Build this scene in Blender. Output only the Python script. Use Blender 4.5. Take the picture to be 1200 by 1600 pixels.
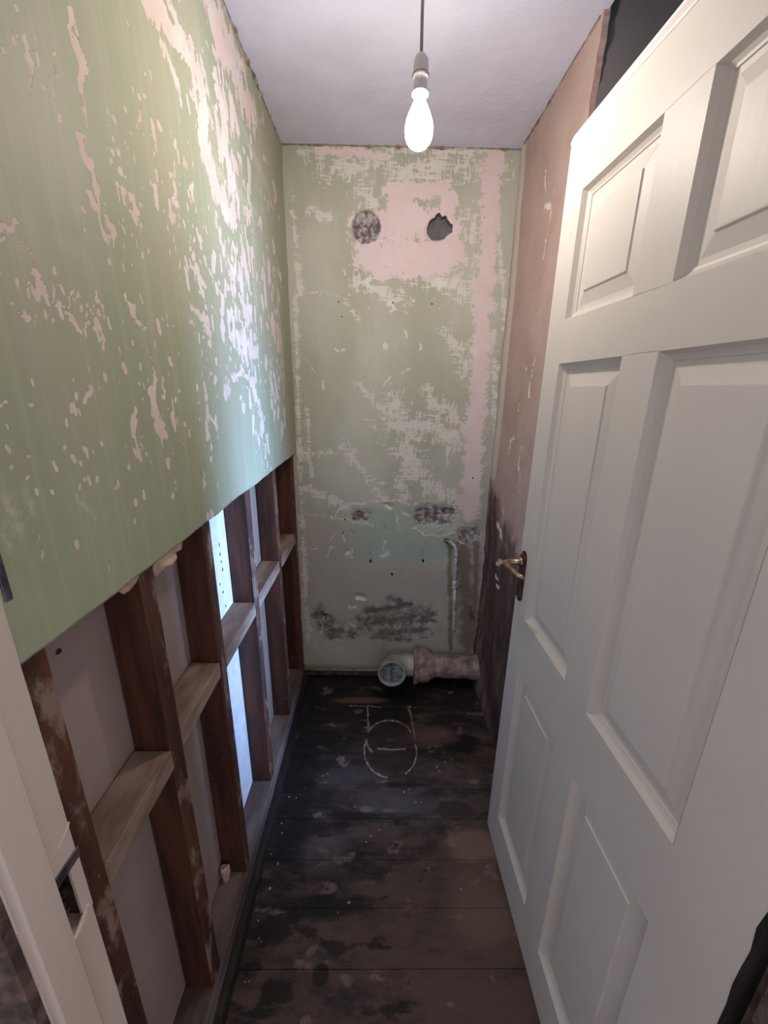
import bpy, bmesh, math, random
import numpy as np
from mathutils import Vector, Matrix

for o in list(bpy.data.objects):
    bpy.data.objects.remove(o)
scene = bpy.context.scene
COL = scene.collection
random.seed(7)

# ---------------------------------------------------------------- camera
CAM_H = 1.483
PITCH, YAW, ROLL = 0.2995, 0.013, -0.0152
FPX = 628.4

def camera_axes():
    c, s = math.cos(PITCH), math.sin(PITCH)
    r, u, w = Vector((1, 0, 0)), Vector((0, s, c)), Vector((0, c, -s))
    m = Matrix.Rotation(-YAW, 3, 'Z')
    r, u, w = m @ r, m @ u, m @ w
    c, s = math.cos(ROLL), math.sin(ROLL)
    return c * r - s * u, s * r + c * u, w

r_, u_, w_ = camera_axes()
cd = bpy.data.cameras.new('camera')
cam = bpy.data.objects.new('camera', cd)
COL.objects.link(cam)
cd.sensor_fit = 'HORIZONTAL'
cd.sensor_width = 36.0
cd.lens = FPX / 1200 * 36
cd.clip_start = 0.02
cam.matrix_world = Matrix((
    (r_.x, u_.x, -w_.x, 0), (r_.y, u_.y, -w_.y, 0), (r_.z, u_.z, -w_.z, CAM_H), (0, 0, 0, 1)))
scene.camera = cam

# ---------------------------------------------------------------- world, daylight, exposure
world = bpy.data.worlds.new('world')
scene.world = world
world.use_nodes = True
bg = world.node_tree.nodes['Background']
bg.inputs[0].default_value = (0.92, 0.87, 0.96, 1)
bg.inputs[1].default_value = 0.40

wl = bpy.data.lights.new('window_daylight', 'AREA')       # sky seen through the side window behind the door
wl.shape = 'RECTANGLE'
wl.size, wl.size_y = 0.62, 0.58
wl.energy = 12.5
wl.spread = math.radians(80)
wl.color = (0.32, 0.54, 1.0)
wo = bpy.data.objects.new('window_daylight', wl)
COL.objects.link(wo)
wo.location = (1.375, 1.05, 1.00)
wo.rotation_euler = (0, math.radians(90), 0)               # shines towards -X
BULB_STRENGTH = 118.0
BULB_COLOR = (1.0, 0.89, 0.81, 1)

vs = scene.view_settings
vs.view_transform = 'Standard'
vs.look = 'None'
vs.exposure = 1.03
vs.gamma = 1.0
vs.use_curve_mapping = False

# ---------------------------------------------------------------- sizes (metres)
XL, XR, YB, H = -0.373, 0.509, 1.806, 2.343
PLASTER_Z = 1.20
YR = 1.238                      # right wall stops here and turns into the side space
STUD_X = -0.388
JY0, JY1 = 0.243, 0.318         # door lining, hall side and room side
JX0, JX1 = -0.33, 0.437         # faces of the door lining

# painted, flaked, chipped and dirty places and one painted patch of light on the walls, in metres on each wall
LEFT_FLAKES = [(0.842, 2.055, 0.911, 2.073, 0.021), (0.911, 2.073, 0.968, 2.083, 0.0237), (0.968, 2.083, 1.006, 2.078, 0.026), (1.006, 2.078, 1.01, 2.051, 0.0273), 
    (0.898, 2.026, 0.923, 2.011, 0.0124), (0.923, 2.011, 0.934, 1.98, 0.013), (0.867, 2.075, 0.872, 2.039, 0.0097), (1.006, 2.116, 1.02, 2.086, 0.0162), 
    (0.923, 2.114, 0.974, 2.105, 0.0111), (0.974, 2.105, 0.996, 2.082, 0.012), (1.133, 2.259, 1.198, 2.239, 0.041), (1.198, 2.239, 1.279, 2.23, 0.0463), 
    (1.279, 2.23, 1.376, 2.219, 0.0529), (1.376, 2.219, 1.417, 2.224, 0.0582), (1.146, 2.248, 1.168, 2.198, 0.0173), (1.209, 2.28, 1.366, 2.281, 0.0306), 
    (1.038, 2.067, 1.053, 2.034, 0.0294), (1.053, 2.034, 1.025, 1.955, 0.03), (1.025, 1.955, 1.056, 1.924, 0.0309), (1.056, 1.924, 1.103, 1.895, 0.0334), 
    (1.103, 1.895, 1.16, 1.877, 0.0366), (1.164, 2.116, 1.177, 2.063, 0.033), (1.177, 2.063, 1.13, 1.992, 0.0331), (1.237, 2.156, 1.27, 2.109, 0.0157), 
    (0.64, 1.901, 0.638, 1.873, 0.0044), (0.638, 1.873, 0.643, 1.861, 0.0045), (0.643, 1.861, 0.642, 1.842, 0.0046), 
    (0.642, 1.842, 0.631, 1.813, 0.0046), (0.631, 1.813, 0.628, 1.796, 0.0046), (0.648, 1.876, 0.641, 1.828, 0.0037), (0.617, 1.78, 0.615, 1.76, 0.0041), 
    (0.615, 1.76, 0.622, 1.743, 0.0042), (0.622, 1.743, 0.626, 1.721, 0.0044), (0.626, 1.721, 0.628, 1.693, 0.0045), 
    (0.628, 1.693, 0.631, 1.669, 0.0046), (0.61, 1.708, 0.618, 1.693, 0.0049), (0.461, 1.63, 0.472, 1.631, 0.0059), (0.472, 1.631, 0.482, 1.636, 0.0061), 
    (0.458, 1.62, 0.473, 1.622, 0.0033), (0.565, 1.796, 0.573, 1.793, 0.0031), (0.474, 1.574, 0.504, 1.574, 0.006), (0.488, 1.592, 0.499, 1.589, 0.0052), 
    (0.506, 1.581, 0.508, 1.571, 0.0048), (0.439, 1.554, 0.467, 1.551, 0.0034), (0.486, 1.613, 0.489, 1.609, 0.0022), 
    (0.457, 1.559, 0.469, 1.546, 0.0042), (0.498, 1.582, 0.509, 1.574, 0.0047), (0.586, 1.59, 0.591, 1.578, 0.004), (0.652, 1.597, 0.668, 1.582, 0.0042), 
    (0.698, 1.616, 0.707, 1.601, 0.0039), (0.675, 1.576, 0.702, 1.566, 0.0058), (0.523, 1.571, 0.53, 1.567, 0.0034), (0.539, 1.57, 0.556, 1.58, 0.0027), 
    (0.572, 1.576, 0.577, 1.569, 0.0029), (0.589, 1.573, 0.593, 1.564, 0.0026), (0.53, 1.473, 0.553, 1.479, 0.0039), (0.578, 1.547, 0.593, 1.54, 0.0026), 
    (0.7, 1.505, 0.694, 1.473, 0.007), (0.694, 1.473, 0.691, 1.443, 0.0071), (0.691, 1.443, 0.698, 1.416, 0.0072), (0.698, 1.416, 0.718, 1.396, 0.0075), 
    (0.728, 1.492, 0.718, 1.465, 0.006), (0.632, 1.444, 0.621, 1.414, 0.0062), (0.621, 1.414, 0.63, 1.398, 0.0063), (0.63, 1.398, 0.629, 1.374, 0.0065), 
    (0.746, 1.431, 0.745, 1.409, 0.0081), (0.759, 1.531, 0.761, 1.516, 0.0078), (0.694, 1.532, 0.693, 1.521, 0.0041), 
    (0.878, 1.623, 0.953, 1.617, 0.0079), (0.927, 1.607, 0.961, 1.586, 0.0084), (0.899, 1.426, 0.937, 1.395, 0.0088), 
    (0.888, 1.386, 0.896, 1.353, 0.0065), (0.841, 1.311, 0.842, 1.279, 0.0072), (0.728, 1.315, 0.726, 1.301, 0.0042), 
    (1.228, 1.479, 1.28, 1.432, 0.0172), (1.28, 1.432, 1.309, 1.356, 0.0184), (1.066, 1.502, 1.157, 1.511, 0.0084), (1.157, 1.511, 1.231, 1.492, 0.0094), 
    (1.248, 1.683, 1.239, 1.52, 0.0051), (1.033, 1.494, 1.039, 1.471, 0.0102), (1.446, 1.49, 1.485, 1.436, 0.0173), (0.712, 1.358, 0.709, 1.347, 0.0078), 
    (0.418, 1.321, 0.415, 1.306, 0.0039), (0.415, 1.306, 0.412, 1.284, 0.0039), (0.399, 1.29, 0.399, 1.284, 0.0015), 
    (0.424, 1.304, 0.422, 1.298, 0.0016), (0.396, 1.289, 0.397, 1.286, 0.0022), (0.644, 1.695, 0.644, 1.668, 0.0021), 
    (0.706, 1.728, 0.72, 1.721, 0.0049), (0.668, 1.699, 0.679, 1.691, 0.0046), (0.847, 1.8, 0.863, 1.799, 0.0064), (0.9, 1.701, 0.95, 1.69, 0.0096), 
    (0.929, 1.679, 0.943, 1.665, 0.0079), ]
LEFT_CLUSTERS = [(0.7, 1.788, 0.019, 0.034, 26, 0.0023), (0.694, 1.716, 0.017, 0.03, 16, 0.0031), (0.76, 1.859, 0.018, 0.031, 10, 0.0025), 
    (0.848, 1.789, 0.047, 0.063, 30, 0.0035), (0.913, 1.749, 0.048, 0.073, 34, 0.0044), (1.202, 1.863, 0.072, 0.164, 70, 0.0066), 
    (1.148, 1.988, 0.072, 0.144, 60, 0.006), (1.31, 2.074, 0.07, 0.232, 50, 0.0064), (1.139, 1.718, 0.07, 0.107, 60, 0.0069), 
    (1.214, 1.623, 0.074, 0.123, 60, 0.008), (1.477, 1.574, 0.081, 0.254, 50, 0.0093), (0.96, 1.58, 0.065, 0.076, 30, 0.0056), 
    (0.734, 1.43, 0.041, 0.063, 26, 0.0038), (0.662, 1.394, 0.033, 0.055, 12, 0.003), (0.537, 1.57, 0.037, 0.017, 22, 0.0023), 
    (0.463, 1.563, 0.025, 0.014, 16, 0.0018), (0.538, 1.819, 0.021, 0.021, 14, 0.0018), (0.559, 1.805, 0.018, 0.015, 10, 0.0019), 
    (0.588, 1.548, 0.049, 0.021, 16, 0.0023), (1.258, 1.452, 0.058, 0.139, 24, 0.0076), (0.911, 1.404, 0.042, 0.098, 20, 0.0048), 
    (1.29, 1.314, 0.054, 0.075, 10, 0.0075), (0.524, 1.489, 0.043, 0.018, 7, 0.0022), (0.498, 1.438, 0.042, 0.035, 8, 0.0019), 
    (0.481, 1.379, 0.042, 0.044, 14, 0.0019), (0.415, 1.425, 0.016, 0.027, 8, 0.0015), (0.552, 1.327, 0.067, 0.067, 9, 0.0027), 
    (1.006, 2.078, 0.065, 0.09, 30, 0.0043), (0.816, 1.965, 0.079, 0.079, 14, 0.0026), (0.542, 1.513, 0.101, 0.056, 12, 0.0017), 
    (0.762, 1.638, 0.105, 0.073, 20, 0.0032), (0.564, 1.697, 0.061, 0.059, 12, 0.0015), (1.548, 1.843, 0.07, 0.251, 40, 0.0084), 
    (1.62, 1.583, 0.047, 0.341, 20, 0.0088), ]
LEFT_RUB = [(0.392, 1.371, 0.396, 1.335, 0.015), (0.379, 1.341, 0.38, 1.32, 0.0093), (0.415, 1.372, 0.416, 1.35, 0.0102), (0.482, 1.346, 0.507, 1.313, 0.0096), 
    (1.059, 1.937, 1.399, 1.975, 0.0369), (1.365, 1.963, 1.332, 1.725, 0.0533), (1.594, 1.854, 1.649, 1.492, 0.0425), 
    (1.089, 1.775, 1.222, 1.751, 0.0372), (1.327, 2.138, 1.572, 2.091, 0.0402), ]
BACK_PINK = [(0.411, 2.305, 0.41, 2.134, 0.0375), (0.41, 2.134, 0.415, 1.94, 0.0395), (0.415, 1.94, 0.415, 1.706, 0.0419), (0.415, 1.706, 0.422, 1.398, 0.045), 
    (0.422, 1.398, 0.425, 1.114, 0.0485), (0.425, 1.114, 0.43, 0.936, 0.0513), (-0.055, 1.977, 0.26, 1.982, 0.0659), (0.007, 2.085, 0.253, 2.09, 0.0594), 
    (-0.092, 2.084, -0.042, 2.01, 0.0369), (0.029, 2.199, 0.223, 2.193, 0.031), (0.054, 2.149, 0.104, 2.129, 0.045), 
    (0.248, 2.173, 0.272, 1.982, 0.0321), (-0.016, 1.922, 0.237, 1.942, 0.0334), (-0.232, 2.319, -0.126, 2.313, 0.017), 
    (-0.091, 2.306, 0.004, 2.296, 0.0171), ]
BACK_PALE = [(-0.302, 2.31, 0.452, 2.324, 0.0171), (-0.233, 2.264, 0.433, 2.273, 0.0476), (0.028, 2.249, 0.244, 2.233, 0.0349), 
    (-0.091, 2.187, -0.019, 2.147, 0.0312), (-0.287, 2.122, -0.19, 2.103, 0.0226), (-0.093, 1.887, 0.062, 1.82, 0.0535), 
    (0.214, 1.892, 0.37, 1.871, 0.0727), (0.35, 2.112, 0.386, 1.825, 0.0426), (-0.344, 2.183, -0.324, 1.837, 0.0139), 
    (-0.345, 1.837, -0.359, 1.22, 0.0132), (-0.359, 1.22, -0.359, 0.224, 0.0191), (-0.317, 1.388, -0.314, 1.045, 0.0143), 
    (0.072, 1.42, 0.134, 1.227, 0.0615), (0.195, 1.475, 0.268, 1.396, 0.0381), (0.091, 1.226, 0.196, 1.111, 0.0698), (0.094, 1.11, 0.112, 0.989, 0.0419), 
    (0.228, 1.051, 0.334, 1.022, 0.0481), (0.274, 1.285, 0.347, 1.258, 0.0454), (0.046, 1.338, 0.301, 1.314, 0.084), 
    (0.296, 1.396, 0.402, 1.287, 0.0447), (-0.153, 1.223, 0.023, 0.988, 0.0353), (-0.361, 1.044, -0.156, 0.954, 0.0302), 
    (0.391, 1.607, 0.531, 1.558, 0.0158), (0.428, 2.196, 0.516, 1.708, 0.0142), (0.463, 1.707, 0.539, 1.055, 0.0165), 
    (0.138, 1.11, 0.398, 0.961, 0.0541), (-0.094, 1.497, 0.017, 1.392, 0.0271), (-0.145, 1.805, -0.093, 1.747, 0.0199), 
    (0.277, 1.704, 0.399, 1.504, 0.0365), ]
BACK_WHITE = [(0.212, 1.876, 0.245, 1.885, 0.0145), (0.219, 1.896, 0.239, 1.897, 0.0096), (-0.084, 2.15, -0.084, 2.138, 0.0078), 
    (-0.067, 1.887, -0.047, 1.905, 0.012), (-0.057, 1.876, -0.016, 1.86, 0.0073), (0.026, 1.808, 0.058, 1.797, 0.0099), 
    (0.383, 1.637, 0.399, 1.637, 0.013), (0.338, 1.671, 0.382, 1.649, 0.0039), (0.31, 1.601, 0.386, 1.602, 0.0052), 
    (-0.187, 1.631, -0.182, 1.628, 0.009), (-0.161, 1.631, -0.155, 1.631, 0.0077), (-0.334, 1.844, -0.247, 1.85, 0.0024), 
    (-0.247, 1.85, -0.132, 1.817, 0.0024), (-0.361, 1.62, -0.315, 1.584, 0.0026), (-0.315, 1.584, -0.273, 1.546, 0.0026), 
    (-0.244, 1.505, -0.243, 1.469, 0.0067), (-0.255, 1.833, -0.239, 1.85, 0.0024), (0.304, 1.258, 0.305, 1.148, 0.0043), 
    (0.275, 1.28, 0.345, 1.292, 0.0113), (0.312, 1.229, 0.308, 1.195, 0.0058), (-0.218, 0.884, -0.193, 0.929, 0.0049), 
    (-0.193, 0.929, -0.141, 0.961, 0.0049), (-0.141, 0.961, -0.037, 0.975, 0.0049), (-0.037, 0.975, 0.097, 0.982, 0.0049), 
    (0.088, 0.976, 0.143, 0.958, 0.0049), (0.143, 0.958, 0.217, 0.975, 0.0049), (0.217, 0.975, 0.292, 0.972, 0.0049), 
    (0.292, 0.972, 0.36, 0.945, 0.0049), (-0.367, 0.911, -0.217, 0.897, 0.0037), (-0.217, 0.897, -0.142, 0.885, 0.0037), 
    (-0.142, 0.885, -0.021, 0.855, 0.0037), (0.162, 0.847, 0.224, 0.812, 0.005), (0.224, 0.812, 0.302, 0.806, 0.0051), 
    (0.302, 0.806, 0.368, 0.827, 0.0051), (0.367, 0.833, 0.39, 0.775, 0.0038), (0.39, 0.775, 0.435, 0.752, 0.0038), (0.435, 0.752, 0.461, 0.808, 0.0038), 
    (0.461, 0.808, 0.451, 0.86, 0.0038), (0.451, 0.86, 0.377, 0.866, 0.0038), (0.002, 0.704, 0.045, 0.711, 0.0097), (0.032, 0.78, 0.026, 0.724, 0.0038), 
    (-0.16, 0.702, -0.129, 0.722, 0.0129), (-0.168, 0.801, -0.159, 0.775, 0.0063), (-0.247, 0.701, -0.227, 0.745, 0.0064), 
    (-0.236, 0.777, -0.204, 0.827, 0.0047), (-0.121, 0.924, -0.097, 0.905, 0.0092), (0.023, 0.957, 0.053, 0.941, 0.0092), 
    (0.084, 0.926, 0.098, 0.83, 0.0037), (0.108, 0.926, 0.145, 0.908, 0.0062), (-0.4, 0.733, -0.289, 0.734, 0.0038), 
    (-0.295, 0.364, -0.263, 0.331, 0.0105), (-0.099, 0.465, -0.06, 0.458, 0.0102), (-0.148, 0.421, -0.112, 0.421, 0.0086), 
    (-0.149, 0.332, -0.106, 0.302, 0.0088), (-0.298, 0.263, -0.231, 0.309, 0.0053), (-0.291, 0.282, -0.295, 0.357, 0.0053), 
    (0.123, 0.372, 0.163, 0.357, 0.007), (-0.156, 1.931, -0.143, 1.908, 0.0036), (0.021, 1.651, 0.026, 1.639, 0.0077), 
    (0.16, 1.653, 0.166, 1.638, 0.0077), (0.097, 1.714, 0.103, 1.689, 0.0076), (0.123, 1.557, 0.091, 1.546, 0.0053), 
    (0.042, 1.525, 0.015, 1.493, 0.0053), ]
BACK_LIGHT_PATCH = [(-0.359, 1.203, -0.216, 1.194, 0.0201), ]  # daylight falling on the wall by the left corner, painted into the white field
BACK_TEAL = [(-0.067, 0.877, 0.297, 0.881, 0.081), (-0.082, 0.763, 0.304, 0.767, 0.0959), (-0.02, 0.73, 0.244, 0.726, 0.0774), 
    (0.144, 0.927, 0.325, 0.929, 0.0432), ]
BACK_DIRT = [(-0.066, 0.322, 0.228, 0.38, 0.0631), (-0, 0.265, 0.232, 0.286, 0.0499), (-0.295, 0.376, -0.232, 0.263, 0.0563), 
    (-0.232, 0.282, -0.133, 0.264, 0.0355), (0.031, 0.415, 0.16, 0.435, 0.0276), (0.164, 0.335, 0.295, 0.344, 0.0176), 
    (0.033, 0.246, 0.167, 0.228, 0.0215), (0.227, 0.399, 0.277, 0.381, 0.0139), (0.47, 0.42, 0.484, 0.364, 0.0139), (0.062, 0.47, 0.127, 0.453, 0.0205), 
    (-0.066, 0.396, 0.031, 0.415, 0.0277), ]
BACK_BROWN = [(0.403, 0.768, 0.478, 0.192, 0.0614), (0.344, 0.767, 0.385, 0.171, 0.0171), (0.474, 0.769, 0.505, 0.192, 0.0273), ]
BACK_BEIGE = [(-0.282, 0.76, -0.229, 0.376, 0.1996), (-0.035, 0.523, 0.285, 0.526, 0.1417), (0.034, 0.227, 0.334, 0.23, 0.144), 
    (0.451, 0.867, 0.485, 0.231, 0.1007), ]
BACK_DIG = [(0.211, 0.909, 0.32, 0.91, 0.0681, 0.014), (0.418, 0.814, 0.455, 0.815, 0.0507, 0.009), (-0.109, 0.905, -0.061, 0.905, 0.0371, 0.007), 
    (0.032, 0.957, 0.05, 0.951, 0.0153, 0.009), (0.266, 0.89, 0.279, 0.89, 0.0311, 0.01), (0.312, 0.932, 0.322, 0.926, 0.0154, 0.022), 
    (-0.263, 0.354, -0.253, 0.339, 0.0245, 0.014), (-0.099, 0.483, -0.079, 0.476, 0.017, 0.014), (0.141, 0.431, 0.161, 0.424, 0.0172, 0.008), 
    (-0.296, 0.319, -0.166, 0.283, 0.0636, 0.004), (-0.001, 0.341, 0.228, 0.362, 0.0631, 0.004), (-0.147, 0.722, -0.129, 0.702, 0.0129, 0.007), 
    (-0.042, 0.713, -0.035, 0.662, 0.0049, 0.006), (0.212, 0.733, 0.222, 0.665, 0.0049, 0.006), (-0.134, 0.828, -0.128, 0.811, 0.0063, 0.006), 
    (0.024, 0.862, 0.031, 0.829, 0.0047, 0.006), ]
BACK_DOTS = [(-0.173, 1.812, -0.173, 1.812, 0.0039), (-0.161, 1.758, -0.161, 1.758, 0.0037), (0.047, 1.813, 0.047, 1.813, 0.0044), 
    (0.205, 1.811, 0.205, 1.811, 0.0044), (0.392, 2.113, 0.392, 2.113, 0.0032), (0.429, 1.093, 0.429, 1.093, 0.0048), 
    (-0.039, 0.676, -0.038, 0.669, 0.0065), (0.218, 0.679, 0.218, 0.672, 0.0065), (-0.16, 0.888, -0.16, 0.885, 0.0043), 
    (0.066, 0.608, 0.069, 0.602, 0.0066), (0.385, 2.058, 0.385, 2.058, 0.003), (-0.17, 0.821, -0.17, 0.821, 0.0047), ]
RIGHT_CHIP = [(1.391, 2.079, 1.431, 2.035, 0.0046), (1.431, 2.035, 1.432, 1.952, 0.0048), (1.432, 1.952, 1.454, 1.881, 0.005), 
    (1.524, 2.163, 1.501, 2.082, 0.0047), (1.475, 2.035, 1.449, 2.017, 0.0123), (1.416, 1.591, 1.422, 1.523, 0.0048), 
    (1.437, 1.513, 1.433, 1.465, 0.0079), (1.521, 1.432, 1.529, 1.413, 0.0064), (1.441, 1.731, 1.444, 1.724, 0.005), 
    (1.489, 1.556, 1.486, 1.546, 0.0056), (1.537, 1.307, 1.571, 1.29, 0.0085), (1.565, 1.274, 1.576, 1.235, 0.0062), 
    (1.442, 1.284, 1.452, 1.271, 0.0058), (1.453, 1.254, 1.449, 1.201, 0.0079), (1.433, 1.197, 1.409, 1.127, 0.0047), 
    (1.64, 0.924, 1.578, 0.912, 0.0199), (1.589, 0.891, 1.569, 0.887, 0.0122), (1.594, 0.765, 1.513, 0.807, 0.0098), 
    (1.584, 0.708, 1.546, 0.712, 0.0111), (1.565, 0.681, 1.528, 0.688, 0.011), (1.602, 1.008, 1.573, 1.003, 0.0072), ]
RIGHT_EDGE = [(1.778, 2.319, 1.767, 2.122, 0.0361), (1.767, 2.122, 1.753, 1.906, 0.0379), (1.753, 1.906, 1.746, 1.701, 0.0399), 
    (1.746, 1.701, 1.749, 1.454, 0.0423), (1.749, 1.454, 1.757, 1.14, 0.0457), ]
RIGHT_DARK = [(1.62, 0.691, 1.522, 0.26, 0.1186), (1.473, 0.819, 1.446, 0.482, 0.1127), (1.347, 0.691, 1.291, 0.296, 0.1298), (1.577, 0.252, 1.351, 0.073, 0.1066), 
    (1.555, 0.926, 1.418, 0.897, 0.0626), (1.696, 0.965, 1.63, 0.839, 0.0418), ]

# ---------------------------------------------------------------- numpy noise
def _hash(i, j, seed):
    n = (i.astype(np.int64) * 374761393 + j.astype(np.int64) * 668265263 + seed * 974634777) & 0xFFFFFFFF
    n = ((n ^ (n >> 13)) * 1274126177) & 0xFFFFFFFF
    return ((n ^ (n >> 16)) & 0xFFFFFF) / float(0xFFFFFF)

def vnoise(x, y, seed=0):
    i, j = np.floor(x), np.floor(y)
    fx, fy = x - i, y - j
    fx, fy = fx * fx * (3 - 2 * fx), fy * fy * (3 - 2 * fy)
    a, b = _hash(i, j, seed), _hash(i + 1, j, seed)
    c, d = _hash(i, j + 1, seed), _hash(i + 1, j + 1, seed)
    return (a * (1 - fx) + b * fx) * (1 - fy) + (c * (1 - fx) + d * fx) * fy

def fbm(x, y, seed=0, octs=4):
    s, amp, tot = 0, 1.0, 0
    for k in range(octs):
        s = s + amp * vnoise(x * 2 ** k, y * 2 ** k, seed + 17 * k)
        tot += amp
        amp *= 0.55
    return s / tot

def segdist(U, V, s):
    ax, ay, bx, by = s[:4]
    dx, dy = bx - ax, by - ay
    L = dx * dx + dy * dy
    t = np.clip(((U - ax) * dx + (V - ay) * dy) / L, 0, 1) if L > 1e-9 else 0
    return np.hypot(U - ax - t * dx, V - ay - t * dy)

def strokes_field(U, V, strokes, soft=1.0, warp=0.0, vary=0.0):
    """signed field, positive inside the strokes; warp bends them, vary makes their width uneven."""
    F = np.full(U.shape, -1.5)
    if warp:
        U, V = (U + (fbm(U * 38, V * 26, 101) - 0.5) * warp + (vnoise(U * 150, V * 110, 107) - 0.5) * warp * 0.35,
                V + (fbm(U * 38, V * 26, 103) - 0.5) * warp + (vnoise(U * 150, V * 110, 109) - 0.5) * warp * 0.35)
    W = 1.0 + vary * (fbm(U * 55, V * 40, 105) - 0.5) * 2 if vary else 1.0
    for s in strokes:
        F = np.maximum(F, np.clip((1 - segdist(U, V, s) / (s[4] * W)) / soft, -1.5, 1))
    return F

# ---------------------------------------------------------------- object helpers
def put(name, me, mat=None, parent=None, loc=None):
    o = bpy.data.objects.new(name, me)
    COL.objects.link(o)
    if mat is not None and me is not None and not me.materials:
        me.materials.append(mat)
    if parent is not None:
        o.parent = parent
    if loc is not None:
        o.location = loc
    return o

def tag(o, label, cat, group=None, kind=None):
    o['label'] = label
    o['category'] = cat
    if group:
        o['group'] = group
    if kind:
        o['kind'] = kind
    return o

def empty(name, loc):
    o = bpy.data.objects.new(name, None)
    COL.objects.link(o)
    o.location = loc
    o.empty_display_size = 0.05
    return o

def part(name, bm, mat, parent=None, smooth=False, origin=None):
    """bm is in world coordinates; the part is placed under parent (an empty or a mesh without rotation)."""
    off = Vector(origin) if origin is not None else (parent.matrix_basis.translation.copy() if parent is not None else Vector())
    if parent is not None and parent.parent is not None and origin is None:
        off = off + parent.parent.matrix_basis.translation
    bm.transform(Matrix.Translation(-off))
    me = bpy.data.meshes.new(name)
    bm.to_mesh(me)
    bm.free()
    if smooth:
        me.shade_smooth()
    o = put(name, me, mat, parent)
    if parent is None:
        o.location = off
    return o

def new_bm():
    return bmesh.new()

def add_box(bm, lo, hi, bevel=0.0):
    r = bmesh.ops.create_cube(bm, size=1.0)
    vs_ = r['verts']
    for v in vs_:
        v.co = Vector([lo[i] + (v.co[i] + 0.5) * (hi[i] - lo[i]) for i in range(3)])
    if bevel > 0:
        es = list({e for v in vs_ for e in v.link_edges})
        bmesh.ops.bevel(bm, geom=es, offset=bevel, segments=1, affect='EDGES', profile=0.5)
    return bm

def box(lo, hi, bevel=0.0):
    return add_box(new_bm(), lo, hi, bevel)

def frames(pts):
    out = []
    up = None
    for i, p in enumerate(pts):
        a = pts[max(i - 1, 0)]
        b = pts[min(i + 1, len(pts) - 1)]
        t = (b - a).normalized()
        if up is None:
            up = Vector((0, 0, 1)) if abs(t.z) < 0.9 else Vector((1, 0, 0))
        n = (up - t * up.dot(t)).normalized()
        up = n
        out.append((p, n, t.cross(n)))
    return out

def add_tube(bm, pts, radii, seg=12, caps=True):
    pts = [Vector(p) for p in pts]
    if not isinstance(radii, (list, tuple)):
        radii = [radii] * len(pts)
    rings = []
    for (p, n, b), r in zip(frames(pts), radii):
        rings.append([bm.verts.new(p + (n * math.cos(2 * math.pi * k / seg) + b * math.sin(2 * math.pi * k / seg)) * r) for k in range(seg)])
    for A, B in zip(rings, rings[1:]):
        for k in range(seg):
            bm.faces.new((A[k], A[(k + 1) % seg], B[(k + 1) % seg], B[k]))
    if caps:
        bm.faces.new(list(reversed(rings[0])))
        bm.faces.new(rings[-1])
    bmesh.ops.recalc_face_normals(bm, faces=bm.faces[:])
    return bm

def add_lathe(bm, prof, axis_o, seg=32):
    """prof: list of (r, z) around a vertical axis at axis_o."""
    ax = Vector(axis_o)
    rings = []
    for r, z in prof:
        if r < 1e-6:
            rings.append([bm.verts.new(ax + Vector((0, 0, z)))])
        else:
            rings.append([bm.verts.new(ax + Vector((r * math.cos(2 * math.pi * k / seg), r * math.sin(2 * math.pi * k / seg), z))) for k in range(seg)])
    for A, B in zip(rings, rings[1:]):
        for k in range(seg):
            a0, a1 = A[k % len(A)], A[(k + 1) % len(A)]
            b0, b1 = B[k % len(B)], B[(k + 1) % len(B)]
            f = []
            for v in (a0, a1, b1, b0):
                if v not in f:
                    f.append(v)
            if len(f) > 2:
                bm.faces.new(f)
    bmesh.ops.recalc_face_normals(bm, faces=bm.faces[:])
    return bm

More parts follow.
